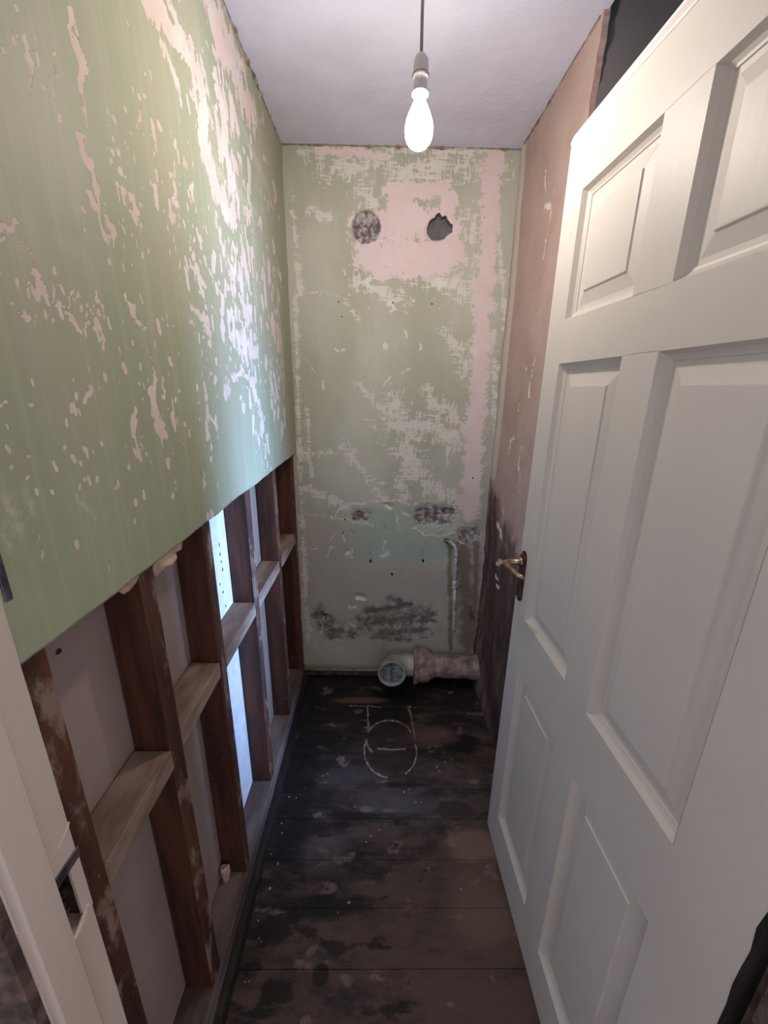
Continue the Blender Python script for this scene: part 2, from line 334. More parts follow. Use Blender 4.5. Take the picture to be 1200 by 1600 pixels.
# ---------------------------------------------------------------- material helper
class NT:
    def __init__(self, name):
        self.m = bpy.data.materials.new(name)
        self.m.use_nodes = True
        self.t = self.m.node_tree
        self.b = self.t.nodes['Principled BSDF']

    def link(self, v, sock):
        if isinstance(v, bpy.types.NodeSocket):
            self.t.links.new(v, sock)
        elif v is not None:
            if isinstance(v, (tuple, list)) and len(v) == 3 and sock.type == 'RGBA':
                v = (*v, 1)
            sock.default_value = v

    def node(self, typ, ins=(), out=0, **props):
        n = self.t.nodes.new(typ)
        for k, v in props.items():
            setattr(n, k, v)
        for k, v in (ins.items() if isinstance(ins, dict) else enumerate(ins)):
            self.link(v, n.inputs[k])
        return n.outputs[out]

    def math(self, op, a, b=None, c=None, clamp=False):
        return self.node('ShaderNodeMath', [x for x in (a, b, c) if x is not None], operation=op, use_clamp=clamp)

    def mix(self, f, a, b, blend='MIX'):
        n = self.t.nodes.new('ShaderNodeMix')
        n.data_type = 'RGBA'
        n.blend_type = blend
        self.link(f, n.inputs[0])
        self.link(a, n.inputs[6])
        self.link(b, n.inputs[7])
        return n.outputs[2]

    def attr(self, name, out=2):
        n = self.t.nodes.new('ShaderNodeAttribute')
        n.attribute_name = name
        return n.outputs[out]

    def pos(self, scale=(1, 1, 1)):
        g = self.t.nodes.new('ShaderNodeNewGeometry')
        return self.node('ShaderNodeMapping', {'Vector': g.outputs['Position'], 'Scale': scale})

    def obj(self, scale=(1, 1, 1)):
        g = self.t.nodes.new('ShaderNodeTexCoord')
        return self.node('ShaderNodeMapping', {'Vector': g.outputs['Object'], 'Scale': scale})

    def noise(self, vec, scale, detail=4, rough=0.55):
        n = self.t.nodes.new('ShaderNodeTexNoise')
        self.link(vec, n.inputs['Vector'])
        n.inputs['Scale'].default_value = scale
        n.inputs['Detail'].default_value = detail
        n.inputs['Roughness'].default_value = rough
        return n.outputs[0]

    def step(self, v, a, b):
        return self.node('ShaderNodeMapRange', {0: v, 1: a, 2: b, 3: 0.0, 4: 1.0}, interpolation_type='SMOOTHSTEP')

    def bump(self, h, dist, strength=1.0):
        return self.node('ShaderNodeBump', {'Height': h, 'Distance': dist, 'Strength': strength})

    def done(self, color, rough=0.6, normal=None, metal=0.0, spec=None):
        self.link(color, self.b.inputs['Base Color'])
        self.link(rough, self.b.inputs['Roughness'])
        self.b.inputs['Metallic'].default_value = metal
        if normal is not None:
            self.link(normal, self.b.inputs['Normal'])
        if spec is not None:
            self.b.inputs['Specular IOR Level'].default_value = spec
        return self.m

def srgb(r, g, b):
    f = lambda c: (c / 255 / 12.92) if c / 255 <= 0.04045 else ((c / 255 + 0.055) / 1.055) ** 2.4
    return (f(r), f(g), f(b), 1)

def simple(name, c1, c2, scale=20, stretch=(1, 1, 1), rough=0.6, bump=0.0, metal=0.0, lo=0.35, hi=0.65, spec=None, bscale=None):
    n = NT(name)
    f = n.noise(n.pos(stretch), scale, 5)
    col = n.mix(n.step(f, lo, hi), c1, c2)
    nm = n.bump(n.noise(n.pos(stretch), bscale or scale * 3, 5), bump) if bump else None
    return n.done(col, rough, nm, metal, spec)

# ---------------------------------------------------------------- wall materials
def mat_left_wall():
    n = NT('peeling_green_paint_left')
    p = n.pos()
    flake = n.attr('flake')
    rub = n.attr('rub')
    fine = n.noise(n.pos((1, 1, 0.7)), 150, 5, 0.65)
    mid = n.noise(n.pos((1, 1, 0.35)), 34, 4, 0.6)
    f = n.math('ADD', flake, n.math('MULTIPLY', n.math('SUBTRACT', fine, 0.5), 1.7))
    f = n.math('ADD', f, n.math('MULTIPLY', n.math('SUBTRACT', mid, 0.5), 2.6))
    mask = n.step(f, 0.10, 0.22)
    big = n.noise(n.pos((1, 1, 0.25)), 5, 4)
    green = n.mix(n.step(big, 0.35, 0.68), srgb(154, 160, 132), srgb(166, 166, 142))
    streak = n.noise(n.pos((1, 3.2, 0.12)), 22, 4)
    green = n.mix(n.math('MULTIPLY', n.step(streak, 0.45, 0.75), 0.35), green, srgb(180, 182, 156))
    rubm = n.math('MULTIPLY', n.step(n.math('ADD', rub, n.math('MULTIPLY', n.math('SUBTRACT', fine, 0.5), 2.2)), 0.1, 1.1), 0.6)
    green = n.mix(rubm, green, srgb(206, 203, 180))
    pinkv = n.noise(p, 14, 3)
    pink = n.mix(n.step(pinkv, 0.4, 0.62), srgb(208, 189, 177), srgb(212, 200, 189))
    col = n.mix(mask, green, pink)
    h = n.math('ADD', n.math('MULTIPLY', mask, -0.5), n.math('MULTIPLY', n.noise(p, 60, 5), 0.5))
    h = n.math('ADD', h, n.math('MULTIPLY', streak, 0.3))
    rough = n.math('ADD', 0.55, n.math('MULTIPLY', mask, 0.35))
    return n.done(col, rough, n.bump(h, 0.0022, 0.8), spec=0.25)

def mat_back_wall():
    n = NT('peeling_green_paint_back')
    p = n.pos()
    fine = n.math('SUBTRACT', n.noise(p, 95, 4, 0.62), 0.5)
    mid = n.math('SUBTRACT', n.noise(p, 28, 4, 0.6), 0.5)
    # woven remains of lining paper: fine vertical and horizontal threads
    wv = n.noise(n.pos((3.2, 1, 0.5)), 40, 3)
    wh = n.noise(n.pos((0.5, 1, 3.2)), 40, 3)
    weave = n.math('SUBTRACT', n.math('MAXIMUM', wv, wh), 0.58)
    A = n.attr('fields_a', 0)
    B = n.attr('fields_b', 0)
    sa = n.t.nodes.new('ShaderNodeSeparateColor'); n.link(A, sa.inputs[0])
    sb = n.t.nodes.new('ShaderNodeSeparateColor'); n.link(B, sb.inputs[0])
    dec = lambda s: n.math('MULTIPLY_ADD', s, 3.0, -1.5)
    pink_f, pale_f, white_f = dec(sa.outputs[0]), dec(sa.outputs[1]), dec(sa.outputs[2])
    teal_f, dirt_f, brown_f = dec(sb.outputs[0]), dec(sb.outputs[1]), dec(sb.outputs[2])
    beige_f = n.attr('beige')
    big = n.noise(n.pos((1, 1, 0.4)), 4, 4)
    col = n.mix(n.step(big, 0.38, 0.66), srgb(182, 184, 163), srgb(200, 200, 184))
    teal = n.step(n.math('ADD', teal_f, n.math('MULTIPLY', mid, 1.2)), -0.1, 0.5)
    col = n.mix(n.math('MULTIPLY', teal, 0.6), col, srgb(166, 188, 174))
    beige = n.step(n.math('ADD', beige_f, n.math('MULTIPLY', mid, 1.6)), -0.2, 0.6)
    col = n.mix(n.math('MULTIPLY', beige, 0.75), col, srgb(186, 179, 168))
    pf = n.math('ADD', n.math('MULTIPLY', weave, 4.5), n.math('ADD', n.math('MULTIPLY', mid, 3.2), n.math('MULTIPLY', fine, 1.2)))
    pale = n.step(n.math('ADD', n.math('MULTIPLY', pale_f, 0.9), pf), 0.15, 0.6)
    col = n.mix(n.math('MULTIPLY', pale, 0.85), col, srgb(232, 226, 218))
    pink = n.step(n.math('ADD', pink_f, n.math('ADD', n.math('MULTIPLY', mid, 1.9), n.math('MULTIPLY', fine, 1.8))), -0.05, 0.25)
    pinkc = n.mix(n.step(n.noise(p, 18, 4), 0.35, 0.65), srgb(234, 212, 209), srgb(234, 219, 218))
    col = n.mix(pink, col, pinkc)
    brown = n.step(n.math('ADD', brown_f, n.math('MULTIPLY', mid, 1.8)), -0.1, 0.8)
    col = n.mix(n.math('MULTIPLY', brown, 0.75), col, srgb(120, 96, 78))
    white = n.math('MULTIPLY', n.step(n.math('ADD', white_f, n.math('ADD', n.math('MULTIPLY', fine, 2.0), n.math('MULTIPLY', mid, 1.2))), 0.05, 0.4), 0.75)
    col = n.mix(white, col, srgb(238, 232, 224))
    spk = n.step(n.noise(p, 150, 3, 0.7), 0.66, 0.72)
    dirt = n.step(n.math('ADD', dirt_f, n.math('ADD', n.math('MULTIPLY', mid, 3.2), n.math('MULTIPLY', fine, 2.0))), -0.3, 1.1)
    dirt = n.math('MAXIMUM', dirt, n.math('MULTIPLY', n.math('MULTIPLY', spk, n.step(dirt_f, -1.2, 0)), 0.7))
    col = n.mix(n.math('MULTIPLY', dirt, 0.75), col, srgb(70, 60, 58))
    dug = n.attr('dug')
    dugc = n.mix(n.step(n.noise(p, 46, 6, 0.7), 0.42, 0.62), srgb(112, 104, 106), srgb(206, 196, 192))
    col = n.mix(n.step(n.math('ADD', dug, n.math('MULTIPLY', fine, 0.5)), 0.05, 0.3), col, dugc)
    dots = n.attr('dots')
    col = n.mix(n.step(dots, 0.0, 0.3), col, (0.006, 0.006, 0.006, 1))
    h = n.math('ADD', n.math('MULTIPLY', n.math('ADD', pink, pale), -0.3), n.math('MULTIPLY', n.noise(p, 70, 5), 0.6))
    h = n.math('ADD', h, n.math('MULTIPLY', white, 0.4))
    return n.done(col, 0.72, n.bump(h, 0.0022, 0.8), spec=0.35)

def mat_right_wall():
    n = NT('bare_brown_plaster_right')
    p = n.pos()
    fine = n.math('SUBTRACT', n.noise(p, 90, 4, 0.6), 0.5)
    mid = n.math('SUBTRACT', n.noise(p, 16, 5, 0.6), 0.5)
    streak = n.math('SUBTRACT', n.noise(n.pos((1, 1, 0.22)), 26, 5, 0.65), 0.5)
    col = n.mix(n.step(n.noise(p, 6, 4), 0.35, 0.65), srgb(178, 152, 140), srgb(188, 164, 154))
    low = n.step(n.math('ADD', n.attr('low'), n.math('MULTIPLY', mid, 0.8)), -0.15, 0.25)
    lowc = n.mix(n.step(streak, -0.12, 0.16), srgb(78, 58, 57), srgb(150, 124, 114))
    col = n.mix(low, col, lowc)
    dark = n.step(n.math('ADD', n.attr('dark'), n.math('MULTIPLY', streak, 4.0)), 0.0, 0.9)
    col = n.mix(n.math('MULTIPLY', dark, 0.7), col, srgb(58, 42, 47))
    edge = n.step(n.math('ADD', n.attr('edge'), n.math('MULTIPLY', fine, 0.9)), 0.0, 0.25)
    col = n.mix(edge, col, srgb(206, 196, 184))
    chip = n.step(n.math('ADD', n.attr('chip'), n.math('MULTIPLY', fine, 1.2)), 0.05, 0.3)
    col = n.mix(chip, col, srgb(226, 212, 202))
    h = n.math('ADD', n.math('MULTIPLY', n.noise(p, 40, 6), 0.6), n.math('MULTIPLY', n.math('MULTIPLY', streak, low), 1.2))
    h = n.math('ADD', h, n.math('MULTIPLY', chip, -0.5))
    return n.done(col, 0.65, n.bump(h, 0.003, 0.8), spec=0.35)

def mat_floor():
    n = NT('stained_dark_floorboards')
    p = n.pos()
    big = n.noise(n.pos((0.9, 2.2, 1)), 4.2, 5, 0.62)
    med = n.noise(n.pos((1, 2.4, 1)), 12, 5, 0.65)
    fine = n.noise(n.pos((1, 4.0, 1)), 60, 4, 0.6)
    f = n.math('ADD', n.math('MULTIPLY', big, 0.55), n.math('MULTIPLY', med, 0.45))
    sx = n.t.nodes.new('ShaderNodeSeparateXYZ')
    n.link(p, sx.inputs[0])
    # worn and paler towards the doorway and the right side; black tar towards the left edge and the back
    g = n.math('MULTIPLY_ADD', sx.outputs[1], -0.17, 0.17)
    g = n.math('ADD', g, n.math('MULTIPLY', sx.outputs[0], 0.14))
    f = n.math('ADD', f, g)
    base = n.mix(n.step(f, 0.36, 0.64), srgb(28, 21, 21), srgb(90, 72, 65))
    base = n.mix(n.math('MULTIPLY', n.step(fine, 0.45, 0.75), 0.45), base, srgb(86, 66, 60))
    blot = n.noise(n.pos((1, 1.6, 1)), 9, 4, 0.55)
    base = n.mix(n.math('MULTIPLY', n.step(blot, 0.60, 0.66), 0.55), base, srgb(140, 120, 110))
    tar = n.noise(n.pos((0.8, 1.8, 1)), 7.3, 5, 0.6)
    base = n.mix(n.math('MULTIPLY', n.step(n.math('ADD', tar, n.math('MULTIPLY', sx.outputs[0], -0.22)), 0.57, 0.63), 0.85), base, srgb(22, 17, 18))

    def blob(cx, cy, rx, ry, c, amt, soft=0.35, nz=0.35):
        nonlocal base
        dx = n.math('DIVIDE', n.math('SUBTRACT', sx.outputs[0], cx), rx)
        dy = n.math('DIVIDE', n.math('SUBTRACT', sx.outputs[1], cy), ry)
        d = n.math('SQRT', n.math('ADD', n.math('MULTIPLY', dx, dx), n.math('MULTIPLY', dy, dy)))
        d = n.math('ADD', d, n.math('MULTIPLY', n.math('SUBTRACT', med, 0.5), nz * 3))
        m = n.math('SUBTRACT', 1.0, n.step(d, 1 - soft, 1 + soft))
        base = n.mix(n.math('MULTIPLY', m, amt), base, c)
    blob(0.09, 1.655, 0.16, 0.06, srgb(8, 6, 7), 0.95)
    blob(0.07, 1.53, 0.10, 0.06, srgb(20, 14, 15), 0.8)
    blob(-0.08, 1.63, 0.12, 0.022, srgb(120, 92, 80), 0.7)
    blob(0.06, 1.34, 0.10, 0.11, srgb(58, 44, 40), 0.6)
    blob(0.36, 1.38, 0.10, 0.05, srgb(16, 12, 13), 0.85)
    blob(0.25, 1.42, 0.10, 0.05, srgb(122, 92, 90), 0.5)
    blob(0.29, 1.09, 0.07, 0.035, srgb(58, 42, 34), 0.9, 0.2, 0.1)
    blob(0.34, 0.97, 0.10, 0.055, srgb(136, 112, 96), 0.7, 0.3, 0.5)
    blob(0.32, 0.80, 0.10, 0.10, srgb(128, 106, 92), 0.5, 0.5)
    blob(-0.14, 0.80, 0.13, 0.030, srgb(18, 14, 15), 0.9)
    blob(0.00, 1.07, 0.16, 0.012, srgb(18, 14, 15), 0.9)
    blob(0.07, 1.11, 0.12, 0.04, srgb(94, 88, 86), 0.45, 0.5, 0.8)
    blob(-0.17, 0.95, 0.08, 0.05, srgb(96, 88, 86), 0.5, 0.5, 0.8)
    blob(-0.14, 0.655, 0.022, 0.022, srgb(30, 22, 20), 0.9, 0.2, 0.05)
    blob(-0.30, 1.20, 0.07, 0.35, srgb(14, 11, 13), 0.8)
    blob(-0.10, 1.22, 0.13, 0.05, srgb(96, 84, 84), 0.45, 0.5, 0.8)
    h = n.math('ADD', n.math('MULTIPLY', med, 0.6), n.math('MULTIPLY', fine, 0.5))
    rough = n.node('ShaderNodeMapRange', {0: blot, 1: 0.3, 2: 0.7, 3: 0.58, 4: 0.8})
    return n.done(base, rough, n.bump(h, 0.003, 0.8), spec=0.4)

def mat_door():
    n = NT('off_white_door_paint')
    p = n.obj((1, 1, 0.15))
    g = n.noise(p, 60, 4)
    col = n.mix(n.step(n.noise(n.obj(), 3, 3), 0.3, 0.7), srgb(202, 195, 185), srgb(208, 201, 191))
    return n.done(col, 0.47, n.bump(g, 0.0006, 0.7), spec=0.4)

M = {
    'left': mat_left_wall(), 'back': mat_back_wall(), 'right': mat_right_wall(), 'floor': mat_floor(), 'door': mat_door(),
    'ceiling': simple('white_ceiling_paint', srgb(220, 221, 238), srgb(212, 213, 230), 6, rough=0.75, bump=0.0015, bscale=35),
    'grey_paint': simple('dark_grey_wall_paint', srgb(138, 133, 132), srgb(132, 127, 126), 8, rough=0.7, bump=0.001),
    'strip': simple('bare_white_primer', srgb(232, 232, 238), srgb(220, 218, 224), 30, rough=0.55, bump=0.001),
    'stud_edge': simple('dusty_timber_edge', srgb(122, 90, 74), srgb(96, 66, 54), 14, (1, 1, 0.2), 0.7, 0.0015),
    'noggin': simple('pale_dusty_timber', srgb(160, 138, 120), srgb(112, 92, 78), 16, (1, 0.3, 1), 0.75, 0.002),
    'sole': simple('dusty_sole_plate_timber', srgb(124, 108, 102), srgb(86, 70, 66), 14, (1, 0.3, 1), 0.75, 0.002),
    'board': simple('grey_pink_plasterboard', srgb(164, 146, 137), srgb(154, 136, 128), 5, rough=0.8, bump=0.0006),
    'crumb': simple('torn_plaster', srgb(214, 186, 160), srgb(190, 160, 136), 40, rough=0.9, bump=0.002),
    'torn': simple('grey_brown_torn_plaster', srgb(168, 152, 140), srgb(110, 96, 90), 40, rough=0.9, bump=0.002),
    'jamb': simple('old_cream_gloss', srgb(206, 192, 176), srgb(194, 178, 164), 5, (1, 1, 0.3), 0.5, 0.0012),
    'rawwood': simple('splintered_dark_wood', srgb(34, 22, 19), srgb(78, 56, 44), 40, (1, 1, 0.3), 0.85, 0.004),
    'pale_edge': simple('chipped_paint_edge', srgb(226, 210, 196), srgb(200, 180, 164), 40, rough=0.7),
    'hallplaster': simple('gritty_brown_plaster', srgb(106, 86, 76), srgb(60, 47, 41), 34, rough=0.9, bump=0.004),
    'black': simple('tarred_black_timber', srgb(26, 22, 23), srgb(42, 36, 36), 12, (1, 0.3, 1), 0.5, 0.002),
    'void': simple('dark_cavity', srgb(128, 125, 127), srgb(106, 103, 105), 20, rough=0.95, bump=0.003),
    'rubble': simple('grey_filler', srgb(206, 198, 194), srgb(128, 120, 120), 45, rough=0.9, bump=0.006, bscale=80),
    'brass': simple('worn_brass', srgb(196, 178, 142), srgb(150, 128, 96), 60, rough=0.3, metal=1.0),
    'bronze': simple('tarnished_dark_brass', srgb(96, 70, 58), srgb(60, 42, 38), 60, rough=0.4, metal=0.8),
    'steel': simple('grey_worn_steel', srgb(120, 116, 122), srgb(78, 72, 80), 60, rough=0.45, metal=0.8),
    'soil': simple('limescaled_clay_pipe', srgb(190, 170, 160), srgb(128, 104, 96), 22, rough=0.75, bump=0.004),
    'pvc': simple('dirty_white_plastic', srgb(200, 200, 190), srgb(160, 158, 150), 22, rough=0.5, bump=0.001),
    'rim': simple('greenish_plastic_rim', srgb(176, 184, 174), srgb(150, 156, 148), 25, rough=0.45),
    'film': simple('grey_wet_plastic', srgb(88, 96, 100), srgb(160, 168, 170), 34, rough=0.25, bump=0.006, bscale=40),
    'whitepipe': simple('chipped_white_painted_pipe', srgb(224, 226, 230), srgb(176, 168, 160), 40, rough=0.45, lo=0.5, hi=0.62),
    'dullpipe': simple('dull_copper_pipe', srgb(150, 130, 116), srgb(110, 88, 78), 40, rough=0.5, metal=0.3),
    'whiteplastic': simple('white_lampholder_plastic', srgb(206, 200, 200), srgb(198, 192, 192), 10, rough=0.4),
    'flex': simple('grey_white_flex', srgb(150, 144, 152), srgb(136, 130, 138), 30, rough=0.5),
    'ringdark': simple('dark_grey_ring_shadow_gap', srgb(70, 64, 66), srgb(60, 54, 56), 30, rough=0.6),
    'sealant': simple('dirty_white_sealant', srgb(176, 160, 148), srgb(120, 102, 92), 60, rough=0.6),
    'glasswin': simple('white_window_frame', srgb(225, 225, 228), srgb(215, 215, 218), 10, rough=0.4),
}

def mat_stud():
    n = NT('old_red_brown_timber')
    grain = n.noise(n.pos((1, 1, 0.10)), 26, 5, 0.6)
    col = n.mix(n.step(grain, 0.35, 0.68), srgb(54, 30, 21), srgb(98, 56, 38))
    g = n.t.nodes.new('ShaderNodeNewGeometry')
    sx = n.t.nodes.new('ShaderNodeSeparateXYZ')
    n.link(g.outputs['True Normal'], sx.inputs[0])
    front = n.step(sx.outputs[0], 0.5, 0.9)          # plaster dust still stuck to the nailing edge
    dust = n.step(n.noise(n.pos((1, 1, 0.45)), 24, 5, 0.65), 0.50, 0.66)
    col = n.mix(n.math('MULTIPLY', n.math('MULTIPLY', front, dust), 0.75), col, srgb(156, 132, 118))
    spots = n.step(n.noise(n.pos(), 55, 3, 0.6), 0.68, 0.74)
    col = n.mix(n.math('MULTIPLY', spots, 0.5), col, srgb(150, 120, 100))
    h = n.math('ADD', grain, n.noise(n.pos(), 70, 5))
    return n.done(col, 0.65, n.bump(h, 0.0018, 0.8))

M['stud'] = mat_stud()

def mat_bulb():
    n = NT('glowing_pearl_bulb')
    em = n.t.nodes.new('ShaderNodeEmission')
    em.inputs[0].default_value = BULB_COLOR
    em.inputs[1].default_value = BULB_STRENGTH
    n.t.links.new(em.outputs[0], n.t.nodes['Material Output'].inputs[0])
    return n.m

def mat_bulb_neck():
    n = NT('warm_bulb_neck')
    n.b.inputs['Emission Color'].default_value = (1, 0.75, 0.42, 1)
    n.b.inputs['Emission Strength'].default_value = 1.0
    return n.done((0.9, 0.85, 0.75, 1), 0.15)

M['bulb'] = mat_bulb()
M['neck'] = mat_bulb_neck()

# ---------------------------------------------------------------- structure: gridded walls
def grid_wall(name, nu, nv, P, thickness_vec, mat, attrs=None, colors=None, hole=None, smooth=True):
    """P: (nu*nv,3) front points in row-major [v][u]; thickness_vec: offset to the back of the slab."""
    idx = np.arange(nu * nv).reshape(nv, nu)
    quads = np.stack([idx[:-1, :-1], idx[:-1, 1:], idx[1:, 1:], idx[1:, :-1]], -1).reshape(-1, 4)
    if hole is not None:
        quads = quads[~hole.reshape(-1)[quads].any(1)]
    ring = np.concatenate([idx[0, :], idx[1:, -1], idx[-1, -2::-1], idx[-2:0:-1, 0]])
    nb = len(ring)
    t = np.array(thickness_vec)
    backP = P[ring] + t
    # flatten the back edge onto the slab's back plane
    ax = int(np.argmax(np.abs(t)))
    backP[:, ax] = np.median(P[:, ax]) + t[ax]
    V = np.concatenate([P, backP])
    base = nu * nv
    a = ring
    b = np.roll(ring, -1)
    c = base + (np.arange(nb) + 1) % nb
    d = base + np.arange(nb)
    side = np.stack([b, a, d, c], -1)
    Q = np.concatenate([quads, side])
    me = bpy.data.meshes.new(name)
    me.from_pydata(V.tolist(), [], Q.tolist())
    if smooth:
        sm = np.zeros(len(Q), bool)
        sm[:len(quads)] = True
        me.polygons.foreach_set('use_smooth', sm)
    for k, v in (attrs or {}).items():
        at = me.attributes.new(k, 'FLOAT', 'POINT')
        at.data.foreach_set('value', np.concatenate([v.reshape(-1), v.reshape(-1)[ring]]).astype(np.float32))
    for k, v in (colors or {}).items():
        at = me.attributes.new(k, 'FLOAT_COLOR', 'POINT')
        v = v.reshape(-1, 4)
        at.data.foreach_set('color', np.concatenate([v, v[ring]]).astype(np.float32).reshape(-1))
    me.validate()
    return put(name, me, mat)

# left wall: a sheet of plaster over an open stud frame
def build_left():
    y0, y1, z0, z1 = JY1 - 0.01, YB, PLASTER_Z, H
    step = 0.0035
    nu, nv = int((y1 - y0) / step), int((z1 - z0) / step)
    yy, zz = np.meshgrid(np.linspace(y0, y1, nu), np.linspace(z0, z1, nv))
    F = strokes_field(yy, zz, LEFT_FLAKES, 1.0, 0.03, 0.9)
    rng = np.random.default_rng(5)
    dy, dz = (y1 - y0) / (nu - 1), (z1 - z0) / (nv - 1)
    for (cy, cz, sy, sz, cnt, size) in LEFT_CLUSTERS:
        for _ in range(int(cnt * (1.35 if cy > 0.8 else 1.0))):
            py, pz = rng.normal(cy, sy), rng.normal(cz, sz)
            w = max(size * (0.32 + 1.3 * rng.random() ** 2.2), 0.0020)
            ln = w * (0.1 + 2.8 * rng.random() ** 2)
            i0, i1 = int((py - 0.05 - y0) / dy), int((py + 0.05 - y0) / dy) + 1
            j0, j1 = int((pz - 0.05 - z0) / dz), int((pz + 0.05 - z0) / dz) + 1
            i0, j0 = max(i0, 0), max(j0, 0)
            if i1 <= i0 or j1 <= j0 or i0 >= nu or j0 >= nv:
                continue
            s = (py, pz - ln, py + rng.normal(0, 0.7) * w, pz + ln, w)
            sub = F[j0:j1, i0:i1]
            F[j0:j1, i0:i1] = np.maximum(sub, np.clip(1.25 - segdist(yy[j0:j1, i0:i1], zz[j0:j1, i0:i1], s) / w, -1.5, 1.1))
    R = strokes_field(yy, zz, LEFT_RUB, 1.6)
    xx = np.full_like(yy, XL) + (fbm(yy * 6, zz * 6, 3) - 0.5) * 0.006
    # slightly uneven sawn bottom edge and ragged top
    bot = (fbm(yy * 14, zz * 0, 9) - 0.5) * 0.006
    top = (fbm(yy * 40, zz * 0, 11) - 0.5) * 0.03 - 0.004
    wbot = np.clip(1 - (zz - z0) / 0.05, 0, 1)
    wtop = np.clip(1 - (z1 - zz) / 0.05, 0, 1)
    zz2 = zz + bot * wbot + top * wtop
    P = np.stack([xx, yy, zz2], -1).reshape(-1, 3)
    o = grid_wall('wall_left', nu, nv, P, (-0.015, 0, 0), M['left'], {'flake': F, 'rub': R})
    tag(o, 'left wall of flaking green paint over pink plaster, cut away above an open timber frame', 'wall', kind='structure')
    return o

wall_left = build_left()

HOLE = [(0.173, 2.071), (0.184, 2.099), (0.203, 2.11), (0.213, 2.123), (0.223, 2.122), (0.230, 2.112), (0.243, 2.117), (0.250, 2.102), (0.268, 2.088), (0.270, 2.066), (0.252, 2.055), (0.236, 2.040), (0.215, 2.036), (0.192, 2.038), (0.178, 2.052)]

def in_poly(U, V, poly):
    ins = np.zeros(U.shape, bool)
    n = len(poly)
    for i in range(n):
        (x1, y1), (x2, y2) = poly[i], poly[(i + 1) % n]
        c = ((y1 > V) != (y2 > V)) & (U < (x2 - x1) * (V - y1) / (y2 - y1 + 1e-12) + x1)
        ins ^= c
    return ins

def build_back():
    x0, x1, z0, z1 = XL - 0.115, XR + 0.03, 0.045, H
    step = 0.0038
    nu, nv = int((x1 - x0) / step), int((z1 - z0) / step)
    xx, zz = np.meshgrid(np.linspace(x0, x1, nu), np.linspace(z0, z1, nv))
    enc = lambda f: (np.clip(f, -1.5, 1.5) + 1.5) / 3
    S = lambda st, soft=1.0: strokes_field(xx, zz, st, soft)
    one = np.ones_like(xx)
    white = np.maximum(strokes_field(xx, zz, BACK_WHITE, 1.0, 0.022, 0.9), S(BACK_LIGHT_PATCH, 2.2) * 0.9)
    A = np.stack([enc(strokes_field(xx, zz, BACK_PINK, 1.0, 0.02, 0.2)), enc(np.maximum(S(BACK_PALE), -0.85)), enc(white), one], -1)
    Bc = np.stack([enc(S(BACK_TEAL)), enc(S(BACK_DIRT)), enc(S(BACK_BROWN)), one], -1)
    beige = S(BACK_BEIGE)
    dots = S(BACK_DOTS)
    depth = (fbm(xx * 5, zz * 5, 21) - 0.5) * 0.006
    dug = np.full_like(xx, -1.0)
    for s in BACK_DIG:
        d = segdist(xx, zz, s) / s[4]
        nz = fbm(xx * 60, zz * 60, int(s[0] * 1000) + 5)
        k = np.clip(1.25 - d - (nz - 0.5) * 0.7, 0, 1)
        k = k * k * (3 - 2 * k)
        depth += k * s[5] * (0.55 + 0.9 * nz)
        if s[4] > 0.02 and s[5] > 0.006:
            dug = np.maximum(dug, k - 0.45)
    # plugged pipe hole: a raised round of rough filler sunk in a ragged ring
    d = np.hypot(xx + 0.062, zz - 2.074) / 0.056
    nz = fbm(xx * 48, zz * 48, 77)
    k = np.clip((1.05 - d) * 6, 0, 1)
    depth += k * (0.010 + (nz - 0.5) * 0.06)
    dug = np.maximum(dug, np.clip((1.08 - d) * 4, -1, 1) * 0.5)
    hole = in_poly(xx, zz, HOLE)
    # worn lip round the open hole
    hd = np.full_like(xx, 9.0)
    for i in range(len(HOLE)):
        a, b = HOLE[i], HOLE[(i + 1) % len(HOLE)]
        hd = np.minimum(hd, segdist(xx, zz, (*a, *b)))
    depth += np.clip(1 - hd / 0.012, 0, 1) * 0.006
    yy = YB + depth
    top = (fbm(xx * 45, zz * 0, 31) - 0.5) * 0.026 - 0.004
    zz2 = zz + top * np.clip(1 - (z1 - zz) / 0.04, 0, 1) + (fbm(xx * 30, zz * 0, 37) - 0.5) * 0.02 * np.clip(1 - (zz - z0) / 0.04, 0, 1)
    P = np.stack([xx, yy, zz2], -1).reshape(-1, 3)
    o = grid_wall('wall_back', nu, nv, P, (0, 0.06, 0), M['back'], {'beige': beige, 'dots': dots, 'dug': dug}, {'fields_a': A, 'fields_b': Bc}, hole)
    tag(o, 'back wall of stripped green and pink paint with two old pipe holes and gouges', 'wall', kind='structure')
    # dark pocket behind the open hole
    bm = new_bm()
    ring0 = [bm.verts.new((p[0] + (p[0] - 0.222) * 0.30, YB + 0.022, p[1] + (p[1] - 2.082) * 0.30)) for p in HOLE]
    ring1 = [bm.verts.new((p[0] + (p[0] - 0.222) * 0.25, YB + 0.055, p[1] + (p[1] - 2.082) * 0.25)) for p in HOLE]
    for i in range(len(HOLE)):
        j = (i + 1) % len(HOLE)
        bm.faces.new((ring0[i], ring0[j], ring1[j], ring1[i]))
    bm.faces.new(ring1)
    bmesh.ops.recalc_face_normals(bm, faces=bm.faces[:])
    bmesh.ops.reverse_faces(bm, faces=bm.faces[:])
    pk = part('pipe_hole', bm, M['void'], o)
    pk['label'] = 'ragged dark hole knocked through the plaster'
    # dirty brick ledge under the plaster edge
    led = part('wall_footing', box((XL - 0.115, YB + 0.012, -0.02), (XR + 0.03, YB + 0.07, 0.07)), M['hallplaster'], o)
    led['label'] = 'dark bare footing strip below the torn plaster edge'
    return o

wall_back = build_back()

